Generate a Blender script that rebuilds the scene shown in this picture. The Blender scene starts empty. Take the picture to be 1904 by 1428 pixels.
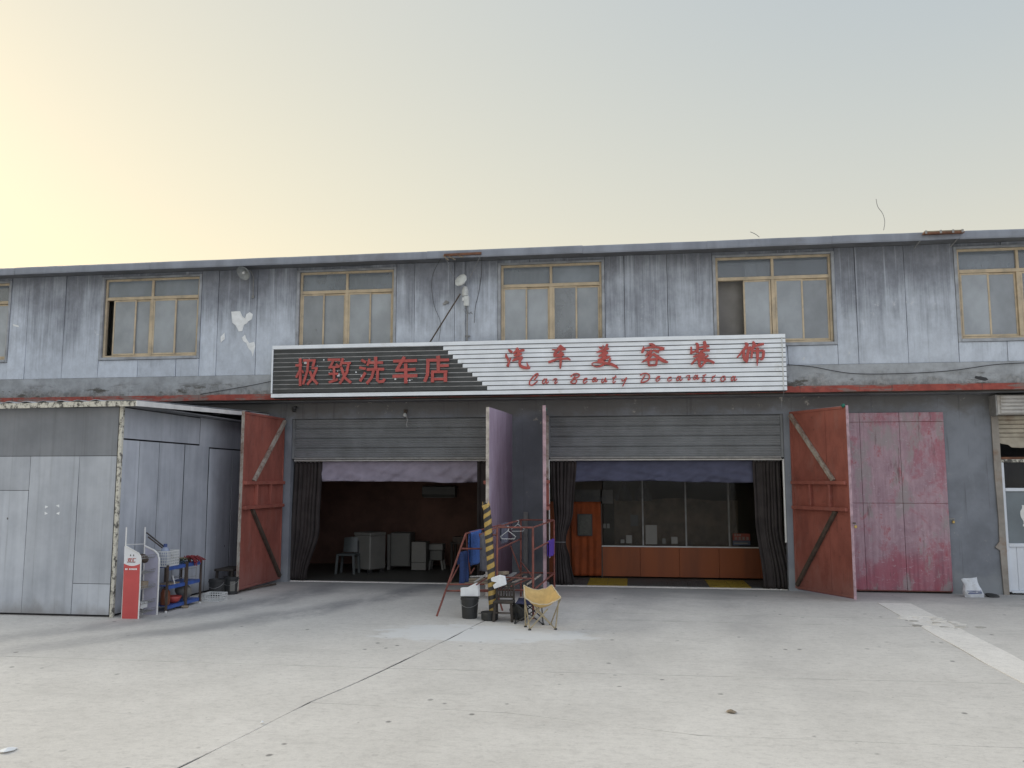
import bpy, bmesh, math, random
from mathutils import Vector, noise as mnoise

S = bpy.context.scene
COL = S.collection
R = math.radians
random.seed(7)

# ------------------------------------------------------------------ camera
CAM = Vector((0.0, -16.5, 2.10))
YAW, PITCH, FPX = R(8.11), R(6.447), 1573.3          # focal length in pixels of a 1904 px wide frame
cam_d = bpy.data.cameras.new('camera')
cam_d.sensor_width = 36.0
cam_d.lens = FPX / 1904 * 36.0
cam_d.clip_start = 0.1
cam_d.clip_end = 3000
cam_o = bpy.data.objects.new('camera', cam_d)
COL.objects.link(cam_o)
cam_o.location = CAM
cam_o.rotation_euler = (math.pi / 2 + PITCH, 0, YAW)
S.camera = cam_o

# ------------------------------------------------------------------ world and sun
SUN_EL, SUN_AZ = R(14.0), R(-64.0)     # low sun behind the building, to the left; azimuth from +Y towards +X
W = bpy.data.worlds.new('World')
S.world = W
W.use_nodes = True
wn = W.node_tree
wn.nodes.clear()
w_out = wn.nodes.new('ShaderNodeOutputWorld')
w_bg = wn.nodes.new('ShaderNodeBackground')
sky = wn.nodes.new('ShaderNodeTexSky')
sky.sky_type = 'NISHITA'
sky.sun_disc = False
sky.sun_elevation = SUN_EL
sky.sun_rotation = SUN_AZ
sky.altitude = 0
sky.air_density = 1.0
sky.dust_density = 4.0
sky.ozone_density = 2.0
w_tint = wn.nodes.new('ShaderNodeVectorMath')          # the haze takes the blue out of the light that comes through it
w_tint.operation = 'MULTIPLY'
w_tint.inputs[1].default_value = (0.22, 0.16, 0.075)
wn.links.new(sky.outputs[0], w_tint.inputs[0])
wn.links.new(w_tint.outputs[0], w_bg.inputs[0])
w_bg.inputs[1].default_value = 0.05
# thick, even haze in front of that sky: cream near the horizon, grey blue higher up
w_tc = wn.nodes.new('ShaderNodeTexCoord')
w_sx = wn.nodes.new('ShaderNodeSeparateXYZ')
wn.links.new(w_tc.outputs['Generated'], w_sx.inputs[0])
w_rp = wn.nodes.new('ShaderNodeValToRGB')
w_rp.color_ramp.interpolation = 'B_SPLINE'
for k, (p_, c_) in enumerate([(0.0, (0.80, 0.71, 0.525)), (0.13, (0.755, 0.69, 0.54)), (0.30, (0.58, 0.60, 0.565)), (0.52, (0.41, 0.475, 0.535)), (1.0, (0.44, 0.505, 0.59))]):
    e_ = w_rp.color_ramp.elements[k] if k < 2 else w_rp.color_ramp.elements.new(p_)
    e_.position = p_
    e_.color = (*c_, 1)
wn.links.new(w_sx.outputs[2], w_rp.inputs[0])
w_hz = wn.nodes.new('ShaderNodeBackground')
w_hz.inputs[1].default_value = 0.59
w_dot = wn.nodes.new('ShaderNodeVectorMath')           # broad forward scattering towards the hidden sun
w_dot.operation = 'DOT_PRODUCT'
wn.links.new(w_tc.outputs['Generated'], w_dot.inputs[0])
w_dot.inputs[1].default_value = (math.sin(SUN_AZ) * math.cos(SUN_EL), math.cos(SUN_AZ) * math.cos(SUN_EL), math.sin(SUN_EL))
w_cl = wn.nodes.new('ShaderNodeMath'); w_cl.operation = 'MAXIMUM'; w_cl.inputs[1].default_value = 0.0
w_pw = wn.nodes.new('ShaderNodeMath'); w_pw.operation = 'POWER'; w_pw.inputs[1].default_value = 1.9
wn.links.new(w_dot.outputs['Value'], w_cl.inputs[0])
wn.links.new(w_cl.outputs[0], w_pw.inputs[0])
w_gl = wn.nodes.new('ShaderNodeVectorMath'); w_gl.operation = 'MULTIPLY_ADD'
w_gl.inputs[1].default_value = (0.30, 0.215, 0.055)
wn.links.new(w_pw.outputs[0], w_gl.inputs[0])
# away from the sun the haze loses its cream, brightened to light the facade
w_fc = wn.nodes.new('ShaderNodeMapRange'); w_fc.interpolation_type = 'SMOOTHSTEP'
w_fc.inputs[1].default_value = -0.75; w_fc.inputs[2].default_value = 0.0
wn.links.new(w_dot.outputs['Value'], w_fc.inputs[0])
w_mx = wn.nodes.new('ShaderNodeMix'); w_mx.data_type = 'RGBA'
wn.links.new(w_fc.outputs[0], w_mx.inputs[0])
w_mx.inputs[6].default_value = (1.0, 1.05, 1.19, 1)
wn.links.new(w_rp.outputs[0], w_mx.inputs[7])
wn.links.new(w_mx.outputs[2], w_gl.inputs[2])
wn.links.new(w_gl.outputs[0], w_hz.inputs[0])
w_ad = wn.nodes.new('ShaderNodeAddShader')
wn.links.new(w_bg.outputs[0], w_ad.inputs[0])
wn.links.new(w_hz.outputs[0], w_ad.inputs[1])
wn.links.new(w_ad.outputs[0], w_out.inputs[0])

sun_d = bpy.data.lights.new('sun', 'SUN')
sun_d.energy = 2.2
sun_d.angle = R(60)
sun_d.color = (1.0, 0.92, 0.78)
sun_o = bpy.data.objects.new('sun', sun_d)
COL.objects.link(sun_o)
sd = Vector((math.sin(SUN_AZ) * math.cos(SUN_EL), math.cos(SUN_AZ) * math.cos(SUN_EL), math.sin(SUN_EL)))
sun_o.rotation_euler = sd.to_track_quat('Z', 'Y').to_euler()
sun_o.location = (-20, 20, 20)

S.render.engine = 'CYCLES'
S.view_settings.view_transform = 'Standard'
S.view_settings.look = 'None'
S.view_settings.exposure = 0.86
S.view_settings.gamma = 1.0
S.view_settings.use_curve_mapping = False
S.cycles.max_bounces = 8
S.cycles.diffuse_bounces = 5
S.cycles.transparent_max_bounces = 12
S.cycles.use_denoising = True

# ------------------------------------------------------------------ measuring helpers
_r = Vector((math.cos(YAW), math.sin(YAW), 0))
_f = Vector((-math.sin(YAW) * math.cos(PITCH), math.cos(YAW) * math.cos(PITCH), math.sin(PITCH)))
_u = _r.cross(_f)
def _ray(x, y):
    return _f + _r * ((x - 952) / FPX) + _u * ((714 - y) / FPX)
def at(x, y, Y=0.0):
    """measured photo point -> point on the vertical plane at depth Y"""
    d = _ray(x, y)
    return CAM + d * ((Y - CAM.y) / d.y)
def gnd(x, y, Z=0.0):
    """measured photo point -> point on the horizontal plane at height Z"""
    d = _ray(x, y)
    return CAM + d * ((Z - CAM.z) / d.z)
def lerp(a, b, t): return a + (b - a) * t

# ------------------------------------------------------------------ mesh helpers
ROOT = {}
class MB:
    def __init__(s): s.v = []; s.f = []; s.uvs = None
    def quad(s, a, b, c, d):
        n = len(s.v); s.v += [Vector(a), Vector(b), Vector(c), Vector(d)]; s.f.append((n, n+1, n+2, n+3)); return s
    def box(s, x0, x1, y0, y1, z0, z1):
        n = len(s.v)
        s.v += [Vector(p) for p in ((x0,y0,z0),(x1,y0,z0),(x1,y1,z0),(x0,y1,z0),(x0,y0,z1),(x1,y0,z1),(x1,y1,z1),(x0,y1,z1))]
        s.f += [(n+a, n+b, n+c, n+d) for a, b, c, d in ((0,3,2,1),(4,5,6,7),(0,1,5,4),(1,2,6,5),(2,3,7,6),(3,0,4,7))]
        return s
    def obox(s, c, u, v, w):
        """box from centre and three half vectors"""
        c, u, v, w = Vector(c), Vector(u), Vector(v), Vector(w)
        n = len(s.v)
        s.v += [c-u-v-w, c+u-v-w, c+u+v-w, c-u+v-w, c-u-v+w, c+u-v+w, c+u+v+w, c-u+v+w]
        s.f += [(n+a, n+b, n+d, n+e) for a, b, d, e in ((0,3,2,1),(4,5,6,7),(0,1,5,4),(1,2,6,5),(2,3,7,6),(3,0,4,7))]
        return s
    def bar(s, a, b, w, t, up=(0,0,1)):
        """rectangular bar from a to b; w across, t along 'up'"""
        a, b = Vector(a), Vector(b); d = (b - a); L = d.length; d.normalize()
        up = Vector(up); x = d.cross(up)
        if x.length < 1e-4: x = d.cross(Vector((1,0,0)))
        x.normalize(); y = x.cross(d).normalized()
        return s.obox((a+b)/2, d*L/2, x*w/2, y*t/2)
    def tube(s, pts, r, n=8, caps=True):
        pts = [Vector(p) for p in pts]
        rs = r if isinstance(r, (list, tuple)) else [r]*len(pts)
        base = len(s.v); px = None
        for i, p in enumerate(pts):
            a = pts[max(i-1, 0)]; b = pts[min(i+1, len(pts)-1)]
            d = (b - a).normalized()
            if px is None:
                px = d.cross(Vector((0.13, 0.21, 1)))
                if px.length < 0.1: px = d.cross(Vector((1, 0.1, 0)))
            px = (px - d * px.dot(d)).normalized(); py = d.cross(px)
            for k in range(n):
                t = 2*math.pi*k/n
                s.v.append(p + px*math.cos(t)*rs[i] + py*math.sin(t)*rs[i])
        for i in range(len(pts)-1):
            for k in range(n):
                a = base+i*n+k; b = base+i*n+(k+1) % n
                s.f.append((a, b, b+n, a+n))
        if caps:
            s.f.append(tuple(base+k for k in range(n))[::-1])
            s.f.append(tuple(base+(len(pts)-1)*n+k for k in range(n)))
        return s
    def prism(s, poly, ext):
        """closed polygon of 3D points extruded by the vector ext"""
        poly = [Vector(p) for p in poly]; ext = Vector(ext); n = len(s.v); m = len(poly)
        s.v += poly + [p + ext for p in poly]
        s.f.append(tuple(range(n, n+m))[::-1]); s.f.append(tuple(range(n+m, n+2*m)))
        for i in range(m):
            j = (i+1) % m
            s.f.append((n+i, n+j, n+m+j, n+m+i))
        return s
    def grid(s, fn, nu, nv, flip=False):
        n = len(s.v)
        for j in range(nv+1):
            for i in range(nu+1):
                s.v.append(Vector(fn(i/nu, j/nv)))
        for j in range(nv):
            for i in range(nu):
                a = n+j*(nu+1)+i; q = (a, a+1, a+nu+2, a+nu+1)
                s.f.append(q[::-1] if flip else q)
        return s
    def lathe(s, c, prof, n=20, sx=1, sy=1, caps=(True, True), tilt=None):
        c = Vector(c); b = len(s.v)
        for r, z in prof:
            for k in range(n):
                t = 2*math.pi*k/n
                p = Vector((math.cos(t)*r*sx, math.sin(t)*r*sy, z))
                if tilt is not None: p = tilt @ p
                s.v.append(c + p)
        for i in range(len(prof)-1):
            for k in range(n):
                a = b+i*n+k; d = b+i*n+(k+1) % n
                s.f.append((a, d, d+n, a+n))
        if caps[0]: s.f.append(tuple(b+k for k in range(n))[::-1])
        if caps[1]: s.f.append(tuple(b+(len(prof)-1)*n+k for k in range(n)))
        return s
    def jitter(s, a, seed=0):
        for i, p in enumerate(s.v):
            s.v[i] = p + mnoise.noise_vector(p*3.1 + Vector((seed, seed*1.7, 0)))*a
        return s
    def build(s, name, mat, parent=None, bevel=0.0, smooth=False, solid=0.0, sub=0, origin=None, fixn=True):
        if parent is not None: off = ROOT[parent.name]
        elif origin is not None: off = Vector(origin)
        else:
            xs = [p.x for p in s.v]; ys = [p.y for p in s.v]; zs = [p.z for p in s.v]
            off = Vector(((min(xs)+max(xs))/2, (min(ys)+max(ys))/2, min(zs)))
        me = bpy.data.meshes.new(name)
        me.from_pydata([tuple(p - off) for p in s.v], [], s.f)
        if fixn or bevel:
            bm = bmesh.new(); bm.from_mesh(me)
            if fixn: bmesh.ops.recalc_face_normals(bm, faces=bm.faces)
            if bevel:
                es = [e for e in bm.edges if len(e.link_faces) == 2 and e.calc_face_angle(0) > 0.6]
                bmesh.ops.bevel(bm, geom=es, offset=bevel, segments=1, affect='EDGES', clamp_overlap=True)
            bm.to_mesh(me); bm.free()
        me.materials.append(MAT[mat] if isinstance(mat, str) else mat)
        if smooth:
            for p in me.polygons: p.use_smooth = True
        o = bpy.data.objects.new(name, me); COL.objects.link(o)
        if parent is None: o.location = off
        else: o.parent = parent
        ROOT[o.name] = off
        if solid:
            m = o.modifiers.new('thickness', 'SOLIDIFY'); m.thickness = solid; m.offset = 0
        if sub:
            m = o.modifiers.new('smooth', 'SUBSURF'); m.levels = sub; m.render_levels = sub
        return o

def tag(o, label=None, cat=None, group=None, kind=None):
    if label: o['label'] = label
    if cat: o['category'] = cat
    if group: o['group'] = group
    if kind: o['kind'] = kind
    return o
def thing(name, label, cat, loc, group=None):
    o = bpy.data.objects.new(name, None); COL.objects.link(o)
    o.empty_display_size = 0.2
    o.location = loc; ROOT[o.name] = Vector(loc)
    return tag(o, label, cat, group)

# ------------------------------------------------------------------ procedural materials
MAT = {}
class NT:
    def __init__(s, name):
        s.m = bpy.data.materials.new(name); s.m.use_nodes = True
        s.t = s.m.node_tree; s.t.nodes.clear()
        s.out = s.t.nodes.new('ShaderNodeOutputMaterial')
        s.b = s.t.nodes.new('ShaderNodeBsdfPrincipled')
        s.t.links.new(s.b.outputs[0], s.out.inputs[0])
        MAT[name] = s.m
        s.pos = s.t.nodes.new('ShaderNodeNewGeometry').outputs['Position']
        s._x = None
    def set(s, inp, val):
        i = s.b.inputs[inp] if isinstance(inp, str) else inp
        if hasattr(val, 'is_linked') or isinstance(val, bpy.types.NodeSocket): s.t.links.new(val, i)
        elif isinstance(val, (tuple, list)) and len(val) == 3 and i.type == 'RGBA': i.default_value = (*val, 1)
        else: i.default_value = val
    def m_(s, op, a, b=None, c=None, clamp=False):
        n = s.t.nodes.new('ShaderNodeMath'); n.operation = op; n.use_clamp = clamp
        for k, v in enumerate((a, b, c)):
            if v is not None: s.set(n.inputs[k], v)
        return n.outputs[0]
    def xyz(s):
        if s._x is None:
            n = s.t.nodes.new('ShaderNodeSeparateXYZ'); s.t.links.new(s.pos, n.inputs[0]); s._x = n.outputs
        return s._x
    def vec(s, scale=(1,1,1), off=(0,0,0), src=None):
        n = s.t.nodes.new('ShaderNodeVectorMath'); n.operation = 'MULTIPLY_ADD'
        s.t.links.new(src or s.pos, n.inputs[0]); n.inputs[1].default_value = scale; n.inputs[2].default_value = off
        return n.outputs[0]
    def noise(s, scale=(1,1,1), detail=4, rough=0.55, dist=0.0, off=(0,0,0), src=None):
        if not isinstance(scale, tuple): scale = (scale,)*3
        n = s.t.nodes.new('ShaderNodeTexNoise'); n.inputs['Scale'].default_value = 1
        n.inputs['Detail'].default_value = detail; n.inputs['Roughness'].default_value = rough; n.inputs['Distortion'].default_value = dist
        s.t.links.new(s.vec(scale, off, src), n.inputs['Vector'])
        return n.outputs['Fac']
    def voro(s, scale, feature='F1', off=(0,0,0)):
        if not isinstance(scale, tuple): scale = (scale,)*3
        n = s.t.nodes.new('ShaderNodeTexVoronoi'); n.feature = feature; n.inputs['Scale'].default_value = 1
        s.t.links.new(s.vec(scale, off), n.inputs['Vector'])
        return n.outputs['Distance']
    def step(s, v, lo, hi):
        n = s.t.nodes.new('ShaderNodeMapRange'); n.interpolation_type = 'SMOOTHSTEP'
        s.set(n.inputs[0], v); n.inputs[1].default_value = lo; n.inputs[2].default_value = hi
        return n.outputs[0]
    def mix(s, f, a, b, blend='MIX'):
        n = s.t.nodes.new('ShaderNodeMix'); n.data_type = 'RGBA'; n.blend_type = blend
        s.set(n.inputs[0], f)
        for k, v in ((6, a), (7, b)):
            if isinstance(v, bpy.types.NodeSocket): s.t.links.new(v, n.inputs[k])
            else: n.inputs[k].default_value = (*v, 1)
        return n.outputs[2]
    def rand(s):
        return s.t.nodes.new('ShaderNodeObjectInfo').outputs['Random']
    def bump(s, h, strength=0.3, dist=0.01):
        n = s.t.nodes.new('ShaderNodeBump'); n.inputs['Strength'].default_value = strength; n.inputs['Distance'].default_value = dist
        s.t.links.new(h, n.inputs['Height']); s.t.links.new(n.outputs[0], s.b.inputs['Normal'])
    def add(s, *a):
        r = a[0]
        for b in a[1:]: r = s.m_('ADD', r, b)
        return r
    def mul(s, *a):
        r = a[0]
        for b in a[1:]: r = s.m_('MULTIPLY', r, b)
        return r

def sc(c, k): return tuple(x*k for x in c)

def simple(name, col, rough=0.6, var=0.25, scale=6.0, metal=0.0, dirt=None, dirt_amt=0.45, bump=0.0, streak=False, perobj=0.0, spec=0.5):
    """plain painted, plastic or metal surface with uneven tone, grime and a little relief"""
    n = NT(name)
    v = (scale, scale, scale*0.15) if streak else scale
    f = n.noise(v, 5, 0.6)
    c = n.mix(n.step(f, 0.3, 0.7), sc(col, 1-var), sc(col, 1+var))
    if dirt:
        g = n.step(n.noise(scale*0.6, 6, 0.65, off=(3, 7, 1)), 0.62 - dirt_amt*0.25, 0.78)
        c = n.mix(n.mul(g, 0.8), c, dirt)
    if perobj:
        k = n.m_('MULTIPLY_ADD', n.rand(), perobj, 1-perobj/2)
        mm = n.t.nodes.new('ShaderNodeVectorMath'); mm.operation = 'SCALE'
        n.t.links.new(c, mm.inputs[0]); n.t.links.new(k, mm.inputs['Scale']); c = mm.outputs[0]
    n.set('Base Color', c); n.set('Metallic', metal); n.set('Specular IOR Level', spec)
    n.set('Roughness', n.m_('MULTIPLY_ADD', f, 0.25, max(0.02, rough-0.12)))
    if bump: n.bump(n.noise(scale*8, 4), bump, 0.004)
    return n

# upper wall sheets: blue grey paint, washed pale below, sooty and streaked above, bare chips
def upper_paint(name, light, dark, z0, z1):
    n = NT(name); X = n.xyz()
    h = n.m_('MULTIPLY', n.m_('SUBTRACT', X[2], z0), 1.0/(z1-z0))
    st = n.noise((5.5, 1, 0.42), 5, 0.6)
    st2 = n.noise((26, 1, 0.7), 6, 0.72, off=(5, 0, 2))
    big = n.noise((0.55, 1, 0.7), 3, 0.5, off=(2, 0, 9))
    k = n.add(h, n.m_('MULTIPLY_ADD', st, 1.3, -0.65), n.m_('MULTIPLY_ADD', st2, 1.1, -0.55), n.m_('MULTIPLY_ADD', big, 2.2, -1.1))
    soot = n.step(k, -0.15, 1.02)
    mott = n.noise((4.5, 4.5, 3.2), 9, 0.76, off=(1, 4, 0))
    base = n.mix(n.step(mott, 0.3, 0.72), sc(light, 0.84), sc(light, 1.1))
    c = n.mix(soot, base, n.mix(n.step(mott, 0.35, 0.7), sc(dark, 0.85), sc(dark, 1.25)))
    # pale run-off lines and dark drips
    run = n.step(n.noise((19, 1, 0.22), 5, 0.6, off=(9, 0, 4)), 0.57, 0.68)
    c = n.mix(n.mul(run, 0.40, n.step(X[2], 4.2, 6.2)), c, sc(light, 1.18))
    drip = n.step(n.noise((11, 1, 0.25), 4, 0.6, off=(4, 0, 14)), 0.60, 0.72)
    c = n.mix(n.mul(drip, 0.32), c, sc(dark, 0.95))
    # chipped spots
    ch = n.noise((7, 7, 6), 7, 0.75, off=(0, 0, 30))
    c = n.mix(n.mul(n.step(ch, 0.59, 0.66), n.step(n.noise(0.6, 2, off=(8, 3, 3)), 0.47, 0.58), n.step(X[2], 5.75, 5.3)), c, (0.62, 0.64, 0.66))
    k2 = n.m_('MULTIPLY_ADD', n.rand(), 0.16, 0.92)
    mm = n.t.nodes.new('ShaderNodeVectorMath'); mm.operation = 'SCALE'
    n.t.links.new(c, mm.inputs[0]); n.t.links.new(k2, mm.inputs['Scale'])
    n.set('Base Color', mm.outputs[0]); n.set('Roughness', 0.62); n.set('Specular IOR Level', 0.3)
    n.bump(n.add(n.noise(1.4, 2), n.mul(n.noise(30, 4), 0.12)), 0.35, 0.02)
upper_paint('upper_sheet', (0.54, 0.59, 0.665), (0.21, 0.226, 0.262), 4.85, 6.45)

# concrete band under the sheets
n = NT('band_concrete'); X = n.xyz()
mo = n.noise(2.3, 7, 0.7); fine = n.noise((14, 14, 9), 6, 0.7)
c = n.mix(n.step(mo, 0.3, 0.7), (0.27, 0.285, 0.30), (0.42, 0.445, 0.475))
low = n.step(n.add(n.m_('MULTIPLY', n.m_('SUBTRACT', 4.12, X[2]), 3.2), n.m_('MULTIPLY_ADD', n.noise((1.6, 1, 3), 6, 0.72, off=(3, 1, 0)), 3.0, -1.55)), 0.0, 1.0)
c = n.mix(n.mul(low, 0.75), c, n.mix(n.step(fine, 0.4, 0.6), (0.10, 0.10, 0.095), (0.26, 0.25, 0.235)))
pat = n.mul(n.step(n.noise((0.9, 1, 2.6), 7, 0.72, off=(11, 0, 5)), 0.54, 0.60), n.step(X[2], 4.16, 3.98))
c = n.mix(pat, c, (0.10, 0.095, 0.085))
c = n.mix(n.mul(n.step(n.noise((18, 1, 1.2), 4, 0.6), 0.58, 0.75), 0.45), c, (0.14, 0.14, 0.14))
n.set('Base Color', c); n.set('Roughness', 0.9); n.bump(n.add(mo, n.mul(fine, 0.4)), 0.5, 0.012)

n = NT('red_edge')
fl = n.noise((2.4, 2, 14), 6, 0.72); fl2 = n.noise((1.1, 1, 3), 4, 0.6, off=(6, 0, 0))
c = n.mix(n.step(n.noise(9, 4), 0.3, 0.7), (0.24, 0.055, 0.045), (0.36, 0.085, 0.065))
c = n.mix(n.mul(n.step(n.add(fl, fl2), 0.94, 1.06), 0.85), c, (0.21, 0.165, 0.15))
c = n.mix(n.mul(n.step(n.noise((16, 1, 2), 4), 0.6, 0.7), 0.6), c, (0.05, 0.045, 0.04))
n.set('Base Color', c); n.set('Roughness', 0.85); n.bump(fl, 0.4, 0.01)

# lower wall: dark grey paint, bluish, patchy, with peeled spots
n = NT('lower_paint'); X = n.xyz()
mo = n.noise(1.1, 5, 0.6); mo2 = n.noise((2.2, 2, 0.8), 6, 0.66, off=(5, 1, 2))
c = n.mix(n.step(mo, 0.32, 0.68), (0.155, 0.168, 0.192), (0.225, 0.244, 0.278))
c = n.mix(n.mul(n.step(mo2, 0.55, 0.72), 0.6), c, (0.25, 0.268, 0.30))
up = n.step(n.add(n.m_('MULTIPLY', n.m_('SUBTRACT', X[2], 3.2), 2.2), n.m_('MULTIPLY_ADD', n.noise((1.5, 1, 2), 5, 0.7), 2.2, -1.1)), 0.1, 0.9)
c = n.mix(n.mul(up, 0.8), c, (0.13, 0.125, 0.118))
c = n.mix(n.mul(n.step(n.noise((15, 1, 0.5), 4, 0.6, off=(2, 0, 0)), 0.6, 0.72), 0.4), c, (0.055, 0.058, 0.062))
chip = n.mul(n.step(n.noise((5, 5, 6), 8, 0.78, off=(1, 2, 8)), 0.60, 0.66), n.step(n.noise(0.9, 2, off=(7, 7, 1)), 0.47, 0.60))
c = n.mix(chip, c, (0.42, 0.40, 0.36))
damp = n.step(n.add(n.m_('SUBTRACT', 0.55, X[2]), n.m_('MULTIPLY_ADD', n.noise(2.0, 5), 0.9, -0.45)), 0.0, 0.35)
c = n.mix(n.mul(damp, 0.45), c, (0.33, 0.35, 0.36))
n.set('Base Color', c); n.set('Roughness', 0.8); n.bump(n.add(mo2, n.mul(n.noise(26, 5), 0.3)), 0.45, 0.012)

# yard concrete
def yard(name, k, warm):
    n = NT(name); X = n.xyz()
    big = n.noise((0.35, 0.22, 1), 4, 0.6); mid = n.noise((1.6, 1.1, 1), 6, 0.65, off=(4, 2, 0)); fine = n.noise(34, 5, 0.7)
    a = (0.57*k, 0.55*k, 0.517*k); b = (0.725*k, 0.702*k, 0.663*k)
    c = n.mix(n.step(n.add(n.mul(big, 0.5), n.mul(mid, 0.5)), 0.28, 0.72), a, b)
    c = n.mix(n.mul(n.step(fine, 0.35, 0.7), 0.28), c, sc(b, 1.12))
    g3 = n.noise((9, 13, 1), 9, 0.82, off=(5, 5, 0))
    c = n.mix(n.mul(n.step(g3, 0.46, 0.66), 0.38), c, sc(a, 0.64))
    c = n.mix(n.mul(n.step(g3, 0.44, 0.30), 0.35), c, sc(b, 1.2))
    fl = n.mul(n.step(n.voro((7, 7, 1), off=(3, 1, 0.2)), 0.10, 0.05), n.step(n.noise((3, 3, 1), 2, off=(9, 9, 0)), 0.5, 0.6))
    c = n.mix(n.mul(fl, 0.55), c, sc(a, 0.4))
    grit = n.noise(150, 3, 0.7, off=(2, 8, 0)); grit2 = n.noise((26, 60, 1), 4, 0.75, off=(7, 1, 0))
    c = n.mix(n.mul(n.step(grit, 0.52, 0.70), 0.42), c, sc(a, 0.62))
    c = n.mix(n.mul(n.step(grit2, 0.54, 0.74), 0.42), c, sc(a, 0.66))
    blo = n.noise((0.9, 2.2, 1), 6, 0.7, 0.5, off=(21, 3, 0))
    c = n.mix(n.mul(n.step(blo, 0.50, 0.72), 0.22), c, sc(a, 0.66))
    if warm:
        # worn tyre lanes sweeping out of the left bay, and a faint pair out of the right one
        wob = n.m_('MULTIPLY_ADD', n.noise((0.5, 0.5, 1), 3), 1.1, -0.55)
        yy = n.m_('ADD', X[1], 4.2)
        bend = n.m_('MULTIPLY', n.m_('MULTIPLY', yy, yy), 0.075)
        for x0, sl, w, amt, bd in ((-5.9, 0.20, 0.75, 0.66, 1), (-4.15, 0.26, 0.62, 0.74, 1), (0.0, 0.04, 0.6, 0.26, 0), (1.6, -0.02, 0.6, 0.24, 0)):
            xc = n.m_('ADD', n.m_('MULTIPLY_ADD', X[1], sl, x0), wob)
            if bd: xc = n.m_('SUBTRACT', xc, n.m_('MULTIPLY', n.step(X[1], -2.0, -9.0), 2.2))
            d = n.m_('ABSOLUTE', n.m_('SUBTRACT', X[0], xc))
            lane = n.mul(n.step(d, w, w*0.15), n.step(X[1], -10.5, -1.5), n.step(n.noise((1.2, 0.5, 1), 5, 0.7, off=(x0, 0, 0)), 0.25, 0.62))
            c = n.mix(n.mul(lane, amt), c, (0.205, 0.205, 0.22))
        # grime washed out along the thresholds
        gr = n.mul(n.step(n.add(X[1], n.m_('MULTIPLY_ADD', n.noise((0.9, 1.6, 1), 5, 0.7, off=(3, 3, 0)), 2.6, -1.3)), -1.6, 0.5), 0.6)
        c = n.mix(gr, c, (0.24, 0.245, 0.25))
        # limey spill in front of the drying rack
        dx = n.m_('DIVIDE', n.m_('ADD', X[0], 2.1), 1.7); dy = n.m_('DIVIDE', n.m_('ADD', X[1], 4.75), 0.75)
        rr = n.add(n.m_('MULTIPLY', dx, dx), n.m_('MULTIPLY', dy, dy), n.m_('MULTIPLY_ADD', n.noise((2.2, 3.2, 1), 6, 0.7), 2.4, -1.2))
        c = n.mix(n.mul(n.step(rr, 1.0, 0.45), 0.75), c, (0.74, 0.75, 0.75))
    # oil drops, scuffs
    sp = n.voro((3.1, 2.6, 1), off=(0, 0, 0.3))
    c = n.mix(n.mul(n.step(n.add(sp, n.m_('MULTIPLY', n.noise(14, 3), 0.12)), 0.17, 0.11), n.step(n.noise((0.5, 0.5, 1), 2, off=(12, 4, 0)), 0.47, 0.6), 0.75), c, (0.13, 0.125, 0.12))
    sf = n.step(n.noise((1.4, 9, 1), 6, 0.72, 0.4, off=(1, 9, 0)), 0.60, 0.74)
    c = n.mix(n.mul(sf, 0.32), c, (0.27, 0.265, 0.255))
    n.set('Base Color', c); n.set('Roughness', 0.88); n.set('Specular IOR Level', 0.25)
    n.bump(n.add(mid, n.mul(fine, 0.35)), 0.35, 0.012)
yard('yard_concrete', 1.0, True)
yard('yard_repair', 1.27, False)

# shed cladding
n = NT('shed_sheet'); X = n.xyz()
st = n.noise((7, 7, 0.35), 5, 0.6); mo = n.noise(1.6, 5, 0.6, off=(2, 2, 2))
c = n.mix(n.step(n.add(n.mul(st, 0.38), n.mul(mo, 0.62)), 0.30, 0.70), (0.345, 0.37, 0.41), (0.49, 0.52, 0.565))
c = n.mix(n.mul(n.step(n.noise((12, 12, 0.3), 4, 0.6, off=(4, 4, 0)), 0.58, 0.74), 0.3), c, (0.18, 0.19, 0.20))
c = n.mix(n.mul(n.step(n.voro((1.9, 1.9, 1.3)), 0.035, 0.018), 0.9), c, (0.05, 0.045, 0.04))
rust = n.mul(n.step(n.add(n.m_('SUBTRACT', 0.28, X[2]), n.m_('MULTIPLY_ADD', n.noise((3, 3, 2), 5), 0.6, -0.32)), 0.0, 0.3), 0.6)
c = n.mix(rust, c, (0.17, 0.155, 0.14))
k2 = n.m_('MULTIPLY_ADD', n.rand(), 0.26, 0.87)
mm = n.t.nodes.new('ShaderNodeVectorMath'); mm.operation = 'SCALE'
n.t.links.new(c, mm.inputs[0]); n.t.links.new(k2, mm.inputs['Scale'])
n.set('Base Color', mm.outputs[0]); n.set('Roughness', 0.55); n.set('Specular IOR Level', 0.4)
n.bump(n.noise(1.1, 2), 0.3, 0.025)

_src = MAT['shed_sheet']; _d = _src.copy(); _d.name = 'shed_sheet_shade_grime'; MAT['shed_sheet_shade_grime'] = _d  # darker copy for the front top: overhang shade and grime put into the colour
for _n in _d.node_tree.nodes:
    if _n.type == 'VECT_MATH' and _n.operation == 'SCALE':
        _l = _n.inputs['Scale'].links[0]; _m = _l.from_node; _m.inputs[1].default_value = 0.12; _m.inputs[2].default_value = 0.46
# old white paint over black rot: shed trim
n = NT('flaked_trim')
c = n.mix(n.step(n.noise((13, 13, 11), 7, 0.75), 0.47, 0.60), (0.60, 0.58, 0.50), (0.10, 0.095, 0.085))
n.set('Base Color', c); n.set('Roughness', 0.8); n.bump(n.noise(8, 5), 0.5, 0.01)

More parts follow.
